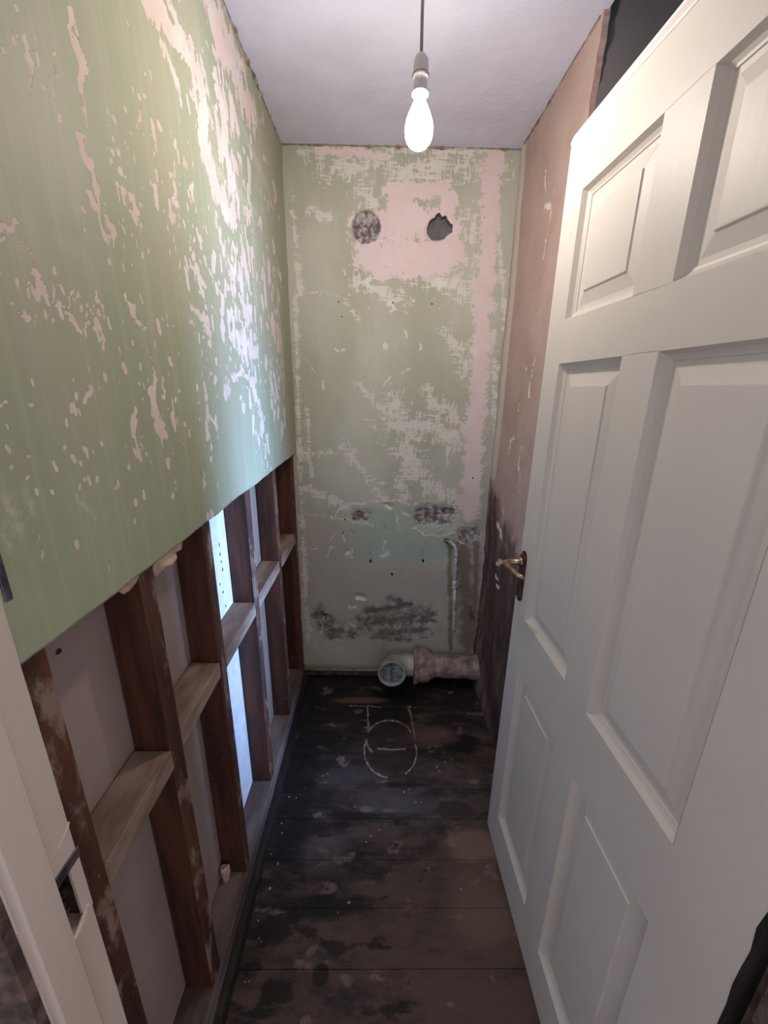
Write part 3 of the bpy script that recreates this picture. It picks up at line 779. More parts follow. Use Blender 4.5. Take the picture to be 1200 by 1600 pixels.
def build_right():
    y0, y1, z0, z1 = YR, YB + 0.004, 0.0, H
    step = 0.004
    nu, nv = int((y1 - y0) / step), int((z1 - z0) / step)
    yy, zz = np.meshgrid(np.linspace(y0, y1, nu), np.linspace(z0, z1, nv))
    low = (0.97 - zz + (fbm(yy * 7, zz * 4, 51) - 0.5) * 0.35 + (yy - 1.6) * 0.25) * 3.2
    chip = strokes_field(yy, zz, RIGHT_CHIP, 1.0, 0.02, 0.9)
    edge = strokes_field(yy, zz, RIGHT_EDGE)
    dark = strokes_field(yy, zz, RIGHT_DARK)
    lowm = np.clip(low, 0, 1)
    xx = XR + (fbm(yy * 5, zz * 5, 41) - 0.5) * 0.008 + lowm * (fbm(yy * 22, zz * 10, 43) - 0.4) * 0.022 + np.clip(chip, 0, 1) * 0.004
    xx += np.clip(edge, 0, 1) * -0.004
    # ragged broken end of the plaster at the corner and a ragged top
    near = np.clip(1 - (yy - y0) / 0.05, 0, 1)
    yy2 = yy + near * (fbm(zz * 18, yy * 0, 45) - 0.5) * 0.026
    zz2 = zz + np.clip(1 - (z1 - zz) / 0.05, 0, 1) * ((fbm(yy * 35, zz * 0, 47) - 0.5) * 0.03 - 0.006)
    P = np.stack([xx, yy2, zz2], -1).reshape(-1, 3)
    # order so that normals face -X
    o = grid_wall('wall_right', nu, nv, P, (0.016, 0, 0), M['right'], {'low': low, 'chip': chip, 'edge': edge, 'dark': dark})
    tag(o, 'right wall of bare brown plaster with dark stripped lower half, behind the open door', 'wall', kind='structure')
    return o

wall_right = build_right()
core = part('partition_core', box((XR + 0.014, YR + 0.006, 0), (0.74, YB + 0.12, H + 0.30)), M['grey_paint'], wall_right)
core['label'] = 'dark grey painted return of the partition'

# side space behind the door, closed by the window wall
def struct(name, bm, mat, label, cat='wall'):
    return tag(part(name, bm, mat), label, cat, kind='structure')

WY0, WY1, WZ0, WZ1 = 0.75, 1.35, 0.67, 1.33
bm = new_bm()
add_box(bm, (1.30, JY0, 0), (1.40, WY0, H + 0.3))
add_box(bm, (1.30, WY1, 0), (1.40, YB + 0.12, H + 0.3))
add_box(bm, (1.30, WY0, 0), (1.40, WY1, WZ0))
add_box(bm, (1.30, WY0, WZ1), (1.40, WY1, H + 0.3))
struct('wall_side', bm, M['grey_paint'], 'dark grey wall of the side space hidden behind the door')
struct('wall_end', box((0.74, YB + 0.02, 0), (1.40, YB + 0.12, H + 0.3)), M['grey_paint'], 'dark grey end wall of the side space, out of sight')
bm = new_bm()
for lo, hi in (((1.33, WY0, WZ0), (1.36, WY0 + 0.03, WZ1)), ((1.33, WY1 - 0.03, WZ0), (1.36, WY1, WZ1)), ((1.33, WY0 + 0.03, WZ0), (1.36, WY1 - 0.03, WZ0 + 0.03)), ((1.33, WY0 + 0.03, WZ1 - 0.03), (1.36, WY1 - 0.03, WZ1))):
    add_box(bm, lo, hi)
struct('window_1', bm, M['glasswin'], 'white window frame in the side space behind the door', 'window')

# front wall with the doorway (its hall side faces the camera)
bm = new_bm()
add_box(bm, (-1.3, JY0, 0), (JX0 - 0.043, JY1 - 0.004, H))
add_box(bm, (JX1 + 0.035, JY0, 0), (1.40, JY1 - 0.004, H + 0.3))
add_box(bm, (JX0 - 0.043, JY0, 2.05), (JX1 + 0.035, JY1 - 0.004, H))
add_box(bm, (-1.3, JY0 - 0.010, 0), (JX0 - 0.0015, JY0 - 0.0002, H))
struct('wall_front', bm, M['hallplaster'], 'gritty brown bare plaster beside the door lining, at bottom left')

bm = new_bm()
add_box(bm, (-1.3, -1.1, H - 0.012), (XR + 0.012, YB + 0.12, H + 0.06))
add_box(bm, (XR + 0.012, -1.1, H + 0.30), (1.45, YB + 0.12, H + 0.34))
add_box(bm, (XR + 0.004, JY0, H + 0.05), (XR + 0.013, YR + 0.01, H + 0.34))
struct('ceiling', bm, M['ceiling'], 'plain white painted ceiling', 'ceiling')
w2 = struct('wall_behind_frame', box((STUD_X - 0.088, JY1 - 0.004, 0), (STUD_X - 0.071, YB + 0.05, H)), M['board'], 'pale grey plasterboard seen through the timber frame from behind')

# ---------------------------------------------------------------- floor: boards laid across the room
floor = struct('floor', box((-1.3, -1.1, -0.06), (1.45, YB + 0.12, -0.022)), M['black'], 'dark stained timber floor', 'floor')
j0 = 0.797 - 0.1305 * 14
k = 0
while True:
    a, b = j0 + 0.1305 * k, j0 + 0.1305 * (k + 1)
    if a > YB:
        break
    b = min(b, YB + 0.02)
    dz = (random.random() - 0.5) * 0.003
    wide = a > JY0 - 0.05
    part('floorboard', box((XL - 0.12 if wide else -1.3, a + 0.0004, -0.024), (1.45, b - 0.0004, dz), 0.0012), M['floor'], floor)
    k += 1

# ---------------------------------------------------------------- open stud frame of the left wall
SB = STUD_X - 0.069

def bent_box(lo, hi, seed, bevel=0.003):
    bm = box(lo, hi, bevel)
    rr = random.Random(seed)
    for v in bm.verts:
        v.co += Vector((rr.uniform(-1, 1), rr.uniform(-1, 1), rr.uniform(-1, 1))) * 0.0015
    return bm

studs = [(0.369, 0.407), (0.598, 0.639), (0.840, 0.877), (1.135, 1.172), (1.450, 1.485), (1.756, 1.803)]
for i, (a, b) in enumerate(studs):
    part('stud', bent_box((SB, a, 0.078), (STUD_X, b, H - 0.02), i), M['stud'], wall_left)
nogz = [0.822, 0.832, 0.828, 0.830, 0.830]
for i in range(5):
    z = nogz[i]
    part('noggin', bent_box((SB, studs[i][1], z - 0.044), (STUD_X + 0.001, studs[i + 1][0], z), 20 + i), M['noggin'], wall_left)
part('sole_plate', bent_box((SB - 0.004, JY1, 0.0), (STUD_X + 0.004, YB - 0.002, 0.082), 40, 0.004), M['sole'], wall_left)

def crumb_mesh(r, seed, flat=1.0):
    bm = new_bm()
    bmesh.ops.create_icosphere(bm, subdivisions=2, radius=1)
    rr = random.Random(seed)
    ph = [rr.uniform(0, 6) for _ in range(6)]
    for v in bm.verts:
        c = v.co.copy()
        k = 1 + 0.28 * math.sin(c.x * 3 + ph[0]) * math.sin(c.y * 3 + ph[1]) + 0.22 * math.sin(c.z * 5 + ph[2]) + rr.uniform(-0.1, 0.1)
        v.co = Vector((c.x * r[0], c.y * r[1], c.z * r[2])) * k
    return bm

for i, (y, z, r) in enumerate([(0.572, 1.188, (0.008, 0.020, 0.016)), (0.68, 1.182, (0.009, 0.040, 0.022)), (0.725, 1.190, (0.008, 0.030, 0.014)), (0.78, 1.196, (0.007, 0.018, 0.009))]):
    bm = crumb_mesh(r, 60 + i)
    bm.transform(Matrix.Translation((STUD_X - 0.004, y, z)))
    part('torn_plaster_lump', bm, M['crumb'], wall_left)
bm = crumb_mesh((0.012, 0.012, 0.035), 71)
bm.transform(Matrix.Translation((SB + 0.016, 0.822, 0.112)))
part('plaster_scrap', bm, M['crumb'], wall_left)

wb = part('bay_brightener', box((STUD_X - 0.0712, 0.877, 0.082), (STUD_X - 0.0696, 1.135, H - 0.02)), M['strip'], w2)  # whiter sheet in this bay only, puts the daylight's brightness into its colour
wb['label'] = 'white sheet added to brighten this bay, with dark nail marks'
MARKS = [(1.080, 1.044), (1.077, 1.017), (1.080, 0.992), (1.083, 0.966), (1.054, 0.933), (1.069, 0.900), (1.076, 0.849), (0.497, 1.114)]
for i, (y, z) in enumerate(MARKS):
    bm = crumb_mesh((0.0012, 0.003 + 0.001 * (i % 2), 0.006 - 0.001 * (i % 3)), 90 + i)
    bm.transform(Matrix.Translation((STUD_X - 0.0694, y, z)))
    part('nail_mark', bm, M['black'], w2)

# black batten along the foot of the frame
bm = new_bm()
n = 40
for i in range(n + 1):
    y = JY1 + (YB - 0.02 - JY1) * i / n
    rr = random.Random(i)
    w = 0.022 + rr.uniform(-0.003, 0.003)
    hgt = 0.026 + rr.uniform(-0.004, 0.004)
    prof = [(STUD_X + 0.006, 0.0), (STUD_X + 0.006, hgt), (STUD_X + 0.006 + w * 0.8, hgt), (STUD_X + 0.006 + w, hgt * 0.6), (STUD_X + 0.008 + w, 0.0)]
    row = [bm.verts.new((p[0], y, p[1])) for p in prof]
    if i:
        for q in range(len(prof) - 1):
            bm.faces.new((last[q], last[q + 1], row[q + 1], row[q]))
    else:
        bm.faces.new(row)
    last = row
bm.faces.new(list(reversed(last)))
bmesh.ops.recalc_face_normals(bm, faces=bm.faces[:])
struct('baseboard_left', bm, M['black'], 'black tarred batten along the floor at the foot of the timber frame', 'batten')

# ragged plaster lip where ceiling meets the walls
def ragged_strip(name, p0, p1, inward, seed, label):
    p0, p1, inward = Vector(p0), Vector(p1), Vector(inward)
    L = (p1 - p0).length
    n = int(L / 0.008)
    bm = new_bm()
    last = None
    rr = random.Random(seed)
    t = 0
    for i in range(n + 1):
        c = p0.lerp(p1, i / n)
        x = i * 0.008
        nz = float(fbm(np.array([x * 28.0]), np.array([seed * 3.1]), seed)[0])
        n2 = float(vnoise(np.array([x * 5.0]), np.array([seed * 1.7]), seed + 4)[0])
        w = 0.001 + 0.022 * max(0, nz - 0.5) * n2 * 2 + rr.uniform(0, 0.001)
        h = 0.002 + 0.030 * max(0, nz - 0.48) * n2 * 2 + rr.uniform(0, 0.0015)
        row = [bm.verts.new(c - inward * 0.004 + Vector((0, 0, 0.004))), bm.verts.new(c + inward * w + Vector((0, 0, 0.002))), bm.verts.new(c + inward * w * 0.6 - Vector((0, 0, h * 0.5))), bm.verts.new(c - inward * 0.004 - Vector((0, 0, h)))]
        if last:
            for q in range(4):
                bm.faces.new((last[q], last[(q + 1) % 4], row[(q + 1) % 4], row[q]))
        else:
            bm.faces.new(row)
        last = row
    bm.faces.new(list(reversed(last)))
    bmesh.ops.recalc_face_normals(bm, faces=bm.faces[:])
    return struct(name, bm, M['torn'], label, 'plaster edge')

zc = H - 0.014
ragged_strip('trim_1', (XL, 0.5, zc), (XL, YB, zc), (1, 0, 0), 3, 'ragged torn plaster edge between green left wall and ceiling')
ragged_strip('trim_2', (XL, YB, zc), (XR, YB, zc), (0, -1, 0), 5, 'ragged torn plaster edge between back wall and ceiling')
ragged_strip('trim_3', (XR, YR + 0.01, zc), (XR, YB, zc), (-1, 0, 0), 8, 'ragged torn plaster edge between brown right wall and ceiling')

# ---------------------------------------------------------------- door lining
MZ0, MZ1 = 0.902, 0.992        # broken latch mortise
STEP_Y = 0.2805
bm = new_bm()
add_box(bm, (JX0 - 0.042, JY0, 0), (JX0, JY1, MZ0), 0.0015)
add_box(bm, (JX0 - 0.042, JY0, MZ1), (JX0, JY1, 2.02), 0.0015)
add_box(bm, (JX0 - 0.042, JY0, MZ0 - 0.001), (JX0, STEP_Y + 0.001, MZ1 + 0.001))
add_box(bm, (JX0 - 0.003, JY1 - 0.014, MZ0 - 0.001), (JX0, JY1, MZ1 - 0.012))
lining = struct('trim_4', bm, M['jamb'], 'old cream painted door lining at lower left with a broken latch recess', 'door lining')
bm = box((JX0 - 0.002, JY0 + 0.001, 0), (JX0 + 0.010, STEP_Y, 2.02), 0.002)
part('door_stop', bm, M['jamb'], lining)
bm = box((JX0 - 0.041, STEP_Y - 0.001, MZ0 - 0.004), (JX0 - 0.028, JY1 - 0.002, MZ1 + 0.004))
add_box(bm, (JX0 - 0.030, JY1 - 0.010, MZ0 - 0.002), (JX0 - 0.003, JY1 - 0.001, MZ1 - 0.006))
part('mortise_back', bm, M['rawwood'], lining)
rr = random.Random(4)
for i, (z, x, h) in enumerate([(0.925, 0.010, 0.010), (0.950, 0.016, 0.006), (0.972, 0.012, 0.005)]):
    bm = crumb_mesh((x, 0.014, h), 80 + i)
    bm.transform(Matrix.Translation((JX0 - 0.022, STEP_Y + 0.014, z)))
    part('splinter', bm, M['rawwood'], lining)
bm = box((JX0 - 0.010, STEP_Y + 0.006, MZ1 - 0.012), (JX0 + 0.0015, JY1 + 0.002, MZ1 + 0.002), 0.001)
bm.transform(Matrix.Translation((0, 0, 0)))
pl = part('latch_plate', bm, M['steel'], lining)
pl['label'] = 'grey steel latch plate'
bm = new_bm()
add_tube(bm, [(JX0 + 0.0005, STEP_Y + 0.002, MZ0 - 0.004), (JX0 + 0.001, STEP_Y + 0.018, MZ0 + 0.003), (JX0 + 0.0005, JY1 - 0.006, MZ0 + 0.010)], [0.002, 0.003, 0.002], 6)
part('chipped_edge', bm, M['pale_edge'], lining)
bm = new_bm()
add_tube(bm, [(JX0 + 0.0002, STEP_Y + 0.010, MZ1 + 0.022), (JX0 + 0.0002, JY1 - 0.004, MZ1 + 0.036), (JX0 + 0.0002, JY1, MZ1 + 0.040)], [0.0006, 0.0012, 0.001], 6)
part('chipped_edge', bm, M['pale_edge'], lining)
bm = box((JX0 - 0.001, JY1 + 0.001, 1.296), (JX0 + 0.0015, JY1 + 0.009, 1.36), 0.0008)
part('keeper_plate', bm, M['steel'], lining)

bm = new_bm()
add_box(bm, (JX1, JY0, 0), (JX1 + 0.035, JY1, 2.02), 0.0015)
hj = struct('trim_5', bm, M['hallplaster'], 'dark gritty hinge side of the door lining at the lower right edge', 'door lining')
part('door_stop', box((JX1 - 0.012, JY0 + 0.001, 0), (JX1 + 0.002, 0.262, 2.02), 0.002), M['hallplaster'], hj)
struct('trim_6', box((JX0 - 0.042, JY0, 2.02), (JX1 + 0.035, JY1, 2.055), 0.001), M['jamb'], 'head of the door lining above the camera', 'door lining')

# ---------------------------------------------------------------- the open six-panel door
DX, DY = 0.398, 1.0387          # visible face at the free edge
DANG = math.atan2(0.0157, 0.75)
DW, DT, DZ0, DZ1 = 0.764, 0.035, 0.008, 1.985
door = empty('door_1', (DX, DY, 0))
door.rotation_euler = (0, 0, 0)
tag(door, 'off-white six-panel timber door standing open against the right side', 'door', kind='structure')

def door_world(bm):
    """s (from the free edge) -> x, depth behind the visible face -> y, z ; local to door empty."""
    c, s = math.cos(DANG), math.sin(DANG)
    for v in bm.verts:
        a, d, z = v.co
        v.co = Vector((a * s + d * c, -a * c + d * s, z))
    bmesh.ops.recalc_face_normals(bm, faces=bm.faces[:])
    return bm

def dpart(name, bm, mat, parent=None, smooth=False):
    door_world(bm)
    me = bpy.data.meshes.new(name)
    bm.to_mesh(me)
    bm.free()
    if smooth:
        me.shade_smooth()
    return put(name, me, mat, parent or door)

sx = [(0.0, 0.083), (0.320, 0.410), (0.646, DW)]
rz = [(DZ0, 0.153), (0.722, 0.885), (1.540, 1.630), (1.868, DZ1)]
px = [(0.083, 0.320), (0.410, 0.646)]
pz = [(0.153, 0.722), (0.885, 1.540), (1.630, 1.868)]
dpart('stile', box((sx[0][0], 0, DZ0), (sx[0][1], DT, DZ1), 0.0012), M['door'])
dpart('stile', box((sx[2][0], 0, DZ0), (sx[2][1], DT, DZ1), 0.0012), M['door'])
for a, b in rz:
    dpart('rail', box((sx[0][1] - 0.0012, 0.0, a), (sx[2][0] + 0.0012, DT, b)), M['door'])
for a, b in pz:
    dpart('muntin', box((sx[1][0], 0.0, a - 0.001), (sx[1][1], DT, b + 0.001)), M['door'])

def panel_bm(x0, x1, z0, z1):
    """moulded raised panel: ovolo, flat groove, sloping field margin and raised field."""
    bm = new_bm()
    prof = [(0.0, 0.0), (0.0015, 0.003), (0.005, 0.010), (0.010, 0.0135), (0.0135, 0.0145), (0.0145, 0.0165), (0.022, 0.0168), (0.046, 0.0105), (0.0475, 0.0078), (0.050, 0.0076)]
    rings = []
    for off, dep in prof:
        rings.append([bm.verts.new((x, dep, z)) for x, z in ((x0 + off, z0 + off), (x1 - off, z0 + off), (x1 - off, z1 - off), (x0 + off, z1 - off))])
    for A, B in zip(rings, rings[1:]):
        for k in range(4):
            bm.faces.new((A[k], A[(k + 1) % 4], B[(k + 1) % 4], B[k]))
    bm.faces.new(rings[-1])
    # plain back
    back = [bm.verts.new((x, DT - 0.008, z)) for x, z in ((x0, z0), (x1, z0), (x1, z1), (x0, z1))]
    bm.faces.new(list(reversed(back)))
    for k in range(4):
        bm.faces.new((rings[0][(k + 1) % 4], rings[0][k], back[k], back[(k + 1) % 4]))
    return bm

for a, b in px:
    for c, d in pz:
        dpart('panel', panel_bm(a, b, c, d), M['door'])

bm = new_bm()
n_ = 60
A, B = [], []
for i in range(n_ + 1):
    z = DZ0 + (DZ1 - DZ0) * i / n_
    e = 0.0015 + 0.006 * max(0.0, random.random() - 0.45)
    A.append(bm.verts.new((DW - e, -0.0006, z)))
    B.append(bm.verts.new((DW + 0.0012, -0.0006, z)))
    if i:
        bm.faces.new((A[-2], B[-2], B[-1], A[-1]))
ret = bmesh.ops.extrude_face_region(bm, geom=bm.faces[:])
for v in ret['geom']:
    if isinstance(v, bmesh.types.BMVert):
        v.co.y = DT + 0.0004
he = dpart('hinge_gap_shade', bm, M['black'])  # black strip that puts the shade of the hinge gap into colour
he['label'] = 'jagged black strip painting the dark gap along the hinge edge'

# planed and primed top edge, wider towards the hinge
bm = new_bm()
L0 = [(-0.001, -0.0015, 1.981), (-0.001, 0.004, 1.995), (-0.001, DT, 1.995), (-0.001, DT, 1.980), (-0.001, 0.0, 1.980)]
L1 = [(DW, -0.0015, 1.950), (DW, 0.013, 2.004), (DW, DT, 2.004), (DW, DT, 1.980), (DW, 0.0005, 1.950)]
A = [bm.verts.new(p) for p in L0]
B = [bm.verts.new(p) for p in L1]
for k in range(5):
    bm.faces.new((A[k], A[(k + 1) % 5], B[(k + 1) % 5], B[k]))
bm.faces.new(A)
bm.faces.new(list(reversed(B)))
te = dpart('top_edge', bm, M['strip'])
te['label'] = 'bare white planed top edge'

# lever handle on its backplate
HS, HZ = 0.030, 1.033
bm = new_bm()
prof = []
for k in range(28):
    a = 2 * math.pi * k / 28
    cx, cz = math.cos(a), math.sin(a)
    prof.append((HS + 0.0185 * cx, 0.990 + (0.056 if cz > 0 else -0.056) + 0.0185 * cz))
fr = [bm.verts.new((p[0], -0.0005, p[1])) for p in prof]
mid_ = [bm.verts.new((p[0], -0.004, p[1])) for p in prof]
fr2 = [bm.verts.new((HS + (p[0] - HS) * 0.72, -0.0075, 0.990 + (p[1] - 0.990) * 0.93)) for p in prof]
for A_, B_ in ((fr, mid_), (mid_, fr2)):
    for k in range(28):
        bm.faces.new((A_[k], A_[(k + 1) % 28], B_[(k + 1) % 28], B_[k]))
bm.faces.new(fr2)
bm.faces.new(list(reversed(fr)))
handle = dpart('handle', bm, M['bronze'])
handle['label'] = 'brass lever handle on a tarnished oval backplate'
bm = new_bm()
add_tube(bm, [(HS, -0.004, HZ), (HS, -0.012, HZ), (HS, -0.014, HZ), (HS, -0.034, HZ), (HS - 0.001, -0.044, HZ), (HS + 0.004, -0.0515, HZ), (HS + 0.014, -0.054, HZ), (HS + 0.04, -0.053, HZ - 0.001), (HS + 0.07, -0.049, HZ + 0.001), (HS + 0.098, -0.042, HZ + 0.002), (HS + 0.103, -0.040, HZ + 0.002)],
         [0.0135, 0.0135, 0.0085, 0.0078, 0.008, 0.0088, 0.0085, 0.0072, 0.0062, 0.0066, 0.004], 14)
dpart('lever', bm, M['brass'], handle, True)
for zz_ in (1.057, 0.925):
    bm = new_bm()
    bmesh.ops.create_uvsphere(bm, u_segments=10, v_segments=6, radius=0.0035)
    bm.transform(Matrix.Translation((HS, -0.0072, zz_)))
    dpart('screw', bm, M['brass'], handle, True)

# ---------------------------------------------------------------- hanging bulb
BX, BY, BZ = 0.0725, 1.012, 1.990
lamp = empty('pendant_light', (BX, BY, H - 0.012))
tag(lamp, 'bare glowing light bulb hanging on a white flex from the ceiling', 'light')
bm = new_bm()
add_lathe(bm, [(0.0, 0.0), (0.042, 0.0), (0.042, -0.006), (0.034, -0.018), (0.012, -0.024), (0.007, -0.032), (0.0, -0.032)], (BX, BY, H - 0.012), 32)
part('ceiling_rose', bm, M['whiteplastic'], lamp, True)
bm = new_bm()
ztop = 2.106
add_tube(bm, [(BX, BY, H - 0.04), (BX - 0.0008, BY, 2.24), (BX - 0.001, BY, 2.17), (BX, BY, ztop - 0.004)], 0.0031, 10)
part('flex', bm, M['flex'], lamp, True)
bm = new_bm()
add_lathe(bm, [(0.0, 0.0), (0.006, 0.0), (0.010, -0.003), (0.0142, -0.010), (0.0150, -0.020), (0.0150, -0.034), (0.0152, -0.0345), (0.0150, -0.0385), (0.0140, -0.039), (0.0136, -0.058), (0.0166, -0.0585), (0.0166, -0.064), (0.0120, -0.0645), (0.0115, -0.052), (0.0, -0.052)], (BX, BY, ztop), 32)
hold = part('lamp_holder', bm, M['whiteplastic'], lamp, True)
bm = new_bm()
add_lathe(bm, [(0.0148, -0.0315), (0.0170, -0.0325), (0.0172, -0.0345), (0.0148, -0.0352)], (BX, BY, ztop), 32)
part('shade_ring_groove', bm, M['ringdark'], hold, True)
bm = new_bm()
z0b = 0.080
pr = [(0.0150, -z0b)]
for r, z in [(a * 0.95, -z0b + (b + z0b) * 0.91) for a, b in ((0.0185, -0.087), (0.0235, -0.097), (0.0275, -0.108), (0.0297, -0.119), (0.0300, -0.127), (0.0288, -0.137), (0.0255, -0.146), (0.0200, -0.153), (0.0125, -0.158), (0.0060, -0.1595), (0.0, -0.160))]:
    pr.append((r, z))
add_lathe(bm, pr, (BX, BY, ztop), 32)
bl = part('light_bulb', bm, M['bulb'], lamp, True)
bl['label'] = 'glowing pear-shaped bulb'
bm = new_bm()
add_lathe(bm, [(0.0105, -0.055), (0.0110, -0.068), (0.0125, -0.074), (0.0150, -0.080)], (BX, BY, ztop), 32)
part('bulb_neck', bm, M['neck'], bl, True)

# ---------------------------------------------------------------- soil pipe and pan connector
PY, PZ = 1.735, 0.128
soil = empty('soil_pipe', (0.35, PY, 0.0))
tag(soil, 'limescaled clay soil pipe coming out of the right wall at floor level', 'pipe')
def lumpy(bm, amt, seed):
    for v in bm.verts:
        c = v.co
        nz = float(fbm(np.array([c.x * 30 + c.z * 9]), np.array([c.y * 30 + c.z * 21]), seed)[0]) - 0.5
        v.co = c + Vector((0, nz * amt, nz * amt * 0.8))
    return bm
bm = new_bm()
npt = 24
add_tube(bm, [(0.225 + (XR + 0.012 - 0.225) * i / npt, PY, PZ - 0.010 * i / npt) for i in range(npt + 1)], [0.057] * (npt - 3) + [0.058, 0.060, 0.064, 0.068], 28)
part('pipe', lumpy(bm, 0.010, 3), M['soil'], soil, True)
bm = new_bm()
xs = [(0.290, 0.058), (0.275, 0.066), (0.255, 0.080), (0.240, 0.083), (0.205, 0.083), (0.200, 0.090), (0.186, 0.091), (0.182, 0.086), (0.184, 0.076), (0.25, 0.074)]
add_tube(bm, [(x, PY, PZ) for x, r in xs], [r for x, r in xs], 32, caps=False)
part('socket', lumpy(bm, 0.004, 9), M['soil'], soil, True)

pan = empty('pan_connector', (0.10, PY, 0.0))
tag(pan, 'white plastic elbow pan connector with a sealed open end facing the room', 'pipe')
OX, OY, OZ = 0.072, 1.632, 0.158
bm = new_bm()
pts, rad = [], []
for x in (0.225, 0.205, 0.19, 0.165):
    pts.append((x, PY, PZ + 0.002)); rad.append(0.054)
cx, cy, R = 0.150, 1.735 - 0.078, 0.078
for k in range(1, 9):
    a = math.pi / 2 * k / 8
    pts.append((0.150 - R * math.sin(a), cy + R * math.cos(a), PZ + 0.002 + 0.022 * k / 8)); rad.append(0.054 + 0.004 * k / 8)
ex = pts[-1]
pts.append((ex[0], OY + 0.012, OZ - 0.002)); rad.append(0.060)
add_tube(bm, pts, rad, 32, caps=False)
part('elbow', bm, M['pvc'], pan, True)
ax = (Vector((OX, OY, OZ)) - Vector(pts[-2])).normalized()
def disc_ring(prof, mat, name, n=36, cap=False):
    """prof of (radius, along) about axis pointing out of the opening."""
    bm = new_bm()
    d = Vector((0.0, -1, 0.10)).normalized()
    u = Vector((1, 0, 0))
    w = d.cross(u)
    o_ = Vector((pts[-1][0], OY, OZ))
    rings = []
    for r, t in prof:
        rings.append([bm.verts.new(o_ + d * t + (u * math.cos(2 * math.pi * k / n) + w * math.sin(2 * math.pi * k / n)) * r) for k in range(n)])
    for A, B in zip(rings, rings[1:]):
        for k in range(n):
            bm.faces.new((A[k], A[(k + 1) % n], B[(k + 1) % n], B[k]))
    if cap:
        bm.faces.new(rings[-1])
    bmesh.ops.recalc_face_normals(bm, faces=bm.faces[:])
    return part(name, bm, mat, pan, not cap)
disc_ring([(0.058, -0.016), (0.0655, -0.012), (0.0685, -0.004), (0.0680, 0.002), (0.0650, 0.005), (0.0600, 0.004), (0.0560, -0.004), (0.0545, -0.016)], M['rim'], 'rim')
fm = disc_ring([(0.0555, -0.010), (0.050, -0.013), (0.038, -0.015), (0.02, -0.014), (0.008, -0.0135)], M['film'], 'seal', cap=True)
fm['label'] = 'wet grey plastic seal'

# ---------------------------------------------------------------- small pipes
wp = empty('water_pipe', (0.385, YB, 0.25))
tag(wp, 'thin white painted water pipe bent down the back wall', 'pipe')
bm = new_bm()
add_tube(bm, [(0.326, YB + 0.012, 0.786), (0.330, YB - 0.012, 0.787), (0.345, YB - 0.018, 0.782), (0.362, YB - 0.020, 0.768), (0.371, YB - 0.020, 0.745), (0.374, YB - 0.020, 0.70), (0.378, YB - 0.019, 0.56)], 0.0085, 12)
part('tube', bm, M['whitepipe'], wp, True)
bm = new_bm()
add_tube(bm, [(0.378, YB - 0.019, 0.565), (0.386, YB - 0.014, 0.42), (0.392, YB - 0.010, 0.31), (0.396, YB + 0.008, 0.27)], 0.0075, 12)
part('tube', bm, M['whitepipe'], wp, True)
bm = new_bm()
add_tube(bm, [(0.377, YB - 0.019, 0.585), (0.377, YB - 0.019, 0.578), (0.3775, YB - 0.019, 0.574), (0.378, YB - 0.019, 0.552), (0.3785, YB - 0.019, 0.548), (0.379, YB - 0.019, 0.540)], [0.009, 0.0135, 0.0125, 0.0125, 0.0135, 0.009], 8)
part('compression_joint', bm, M['whitepipe'], wp)
bm = new_bm()
add_tube(bm, [(0.322, YB + 0.004, 0.786), (0.327, YB - 0.010, 0.787), (0.336, YB - 0.015, 0.786)], [0.013, 0.013, 0.011], 8)
part('elbow_joint', bm, M['brass'], wp)

bm = new_bm()
add_tube(bm, [(XL - 0.09, 1.775, 0.072), (-0.30, 1.772, 0.070), (-0.15, 1.770, 0.068), (0.0, 1.772, 0.067), (0.12, 1.775, 0.066)], 0.0085, 10)
cp = part('copper_pipe', bm, M['dullpipe'], None, True)
tag(cp, 'thin dull pipe running along the foot of the back wall', 'pipe')

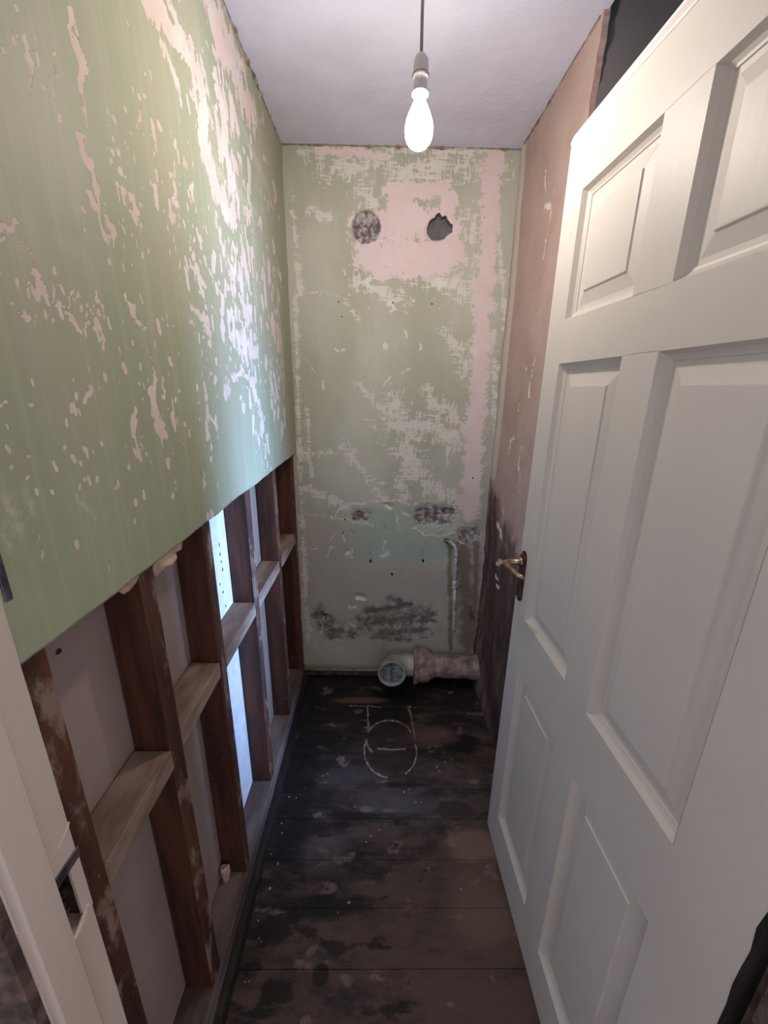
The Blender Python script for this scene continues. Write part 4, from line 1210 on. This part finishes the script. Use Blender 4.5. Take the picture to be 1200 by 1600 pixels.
# ---------------------------------------------------------------- marks and debris on the floor
bm = new_bm()
rr = random.Random(12)
def bead(pts, w):
    P = []
    for a, b in zip(pts, pts[1:]):
        n_ = max(2, int((Vector(b) - Vector(a)).length / 0.012))
        for k in range(n_):
            P.append(Vector(a).lerp(Vector(b), k / n_))
    P.append(Vector(pts[-1]))
    P = [Vector((p[0] + rr.uniform(-.0015, .0015), p[1] + rr.uniform(-.0015, .0015), 0.0015)) for p in P]
    add_tube(bm, P, [w * rr.uniform(0.5, 1.3) for _ in P], 6)
CX, CY = 0.060, 1.345
def arc(a0, a1, rx, ry, cx=CX, cy=CY, n=26):
    return [(cx + rx * math.cos(math.radians(a0 + (a1 - a0) * k / n)), cy + ry * math.sin(math.radians(a0 + (a1 - a0) * k / n)), 0) for k in range(n + 1)]
bead(arc(160, 262, 0.112, 0.130), 0.0042)
bead(arc(300, 372, 0.112, 0.130), 0.0034)
bead(arc(15, 165, 0.096, 0.085, CX, CY + 0.075), 0.0028)
bead([(-0.046, 1.395, 0), (-0.036, 1.36, 0), (-0.018, 1.33, 0)], 0.0042)
bead([(0.005, 1.352, 0), (0.06, 1.345, 0), (0.125, 1.350, 0)], 0.004)
bead([(-0.045, 1.59, 0), (-0.040, 1.50, 0), (-0.035, 1.43, 0)], 0.004)
bead([(0.155, 1.58, 0), (0.165, 1.50, 0), (0.172, 1.40, 0)], 0.0034)
bead([(-0.14, 1.592, 0), (-0.04, 1.592, 0), (0.02, 1.585, 0)], 0.0022)
bead([(0.145, 1.585, 0), (0.165, 1.59, 0)], 0.004)
so = part('sealant_outline', bm, M['sealant'])
tag(so, 'dirty white sealant outline left on the floor where a toilet stood', 'sealant mark')

bm = new_bm()
spots = [(-0.33, 1.02), (-0.335, 0.93), (-0.34, 0.85), (-0.31, 1.12), (-0.345, 0.78), (-0.28, 1.15), (-0.09, 0.80), (0.03, 1.03), (0.19, 0.89), (0.27, 0.86), (0.11, 1.16), (-0.15, 1.30), (-0.02, 0.98), (0.30, 1.30), (-0.05, 1.31), (0.24, 1.26), (-0.33, 0.72), (-0.34, 0.66), (-0.20, 1.24), (0.16, 1.10)]
for i, (x, y) in enumerate(spots):
    for q in range(2):
        b2 = crumb_mesh((rr.uniform(.0012, .0045), rr.uniform(.0012, .0045), rr.uniform(.0008, .0016)), 200 + i * 3 + q)
        b2.transform(Matrix.Translation((x + rr.uniform(-.02, .02), y + rr.uniform(-.02, .02), 0.0025)))
        me = bpy.data.meshes.new('tmp')
        b2.to_mesh(me); b2.free()
        bm.from_mesh(me)
        bpy.data.meshes.remove(me)
db = part('plaster_crumbs', bm, M['sealant'])
tag(db, 'tiny pale plaster crumbs scattered over the dark floor', 'debris', kind='stuff')
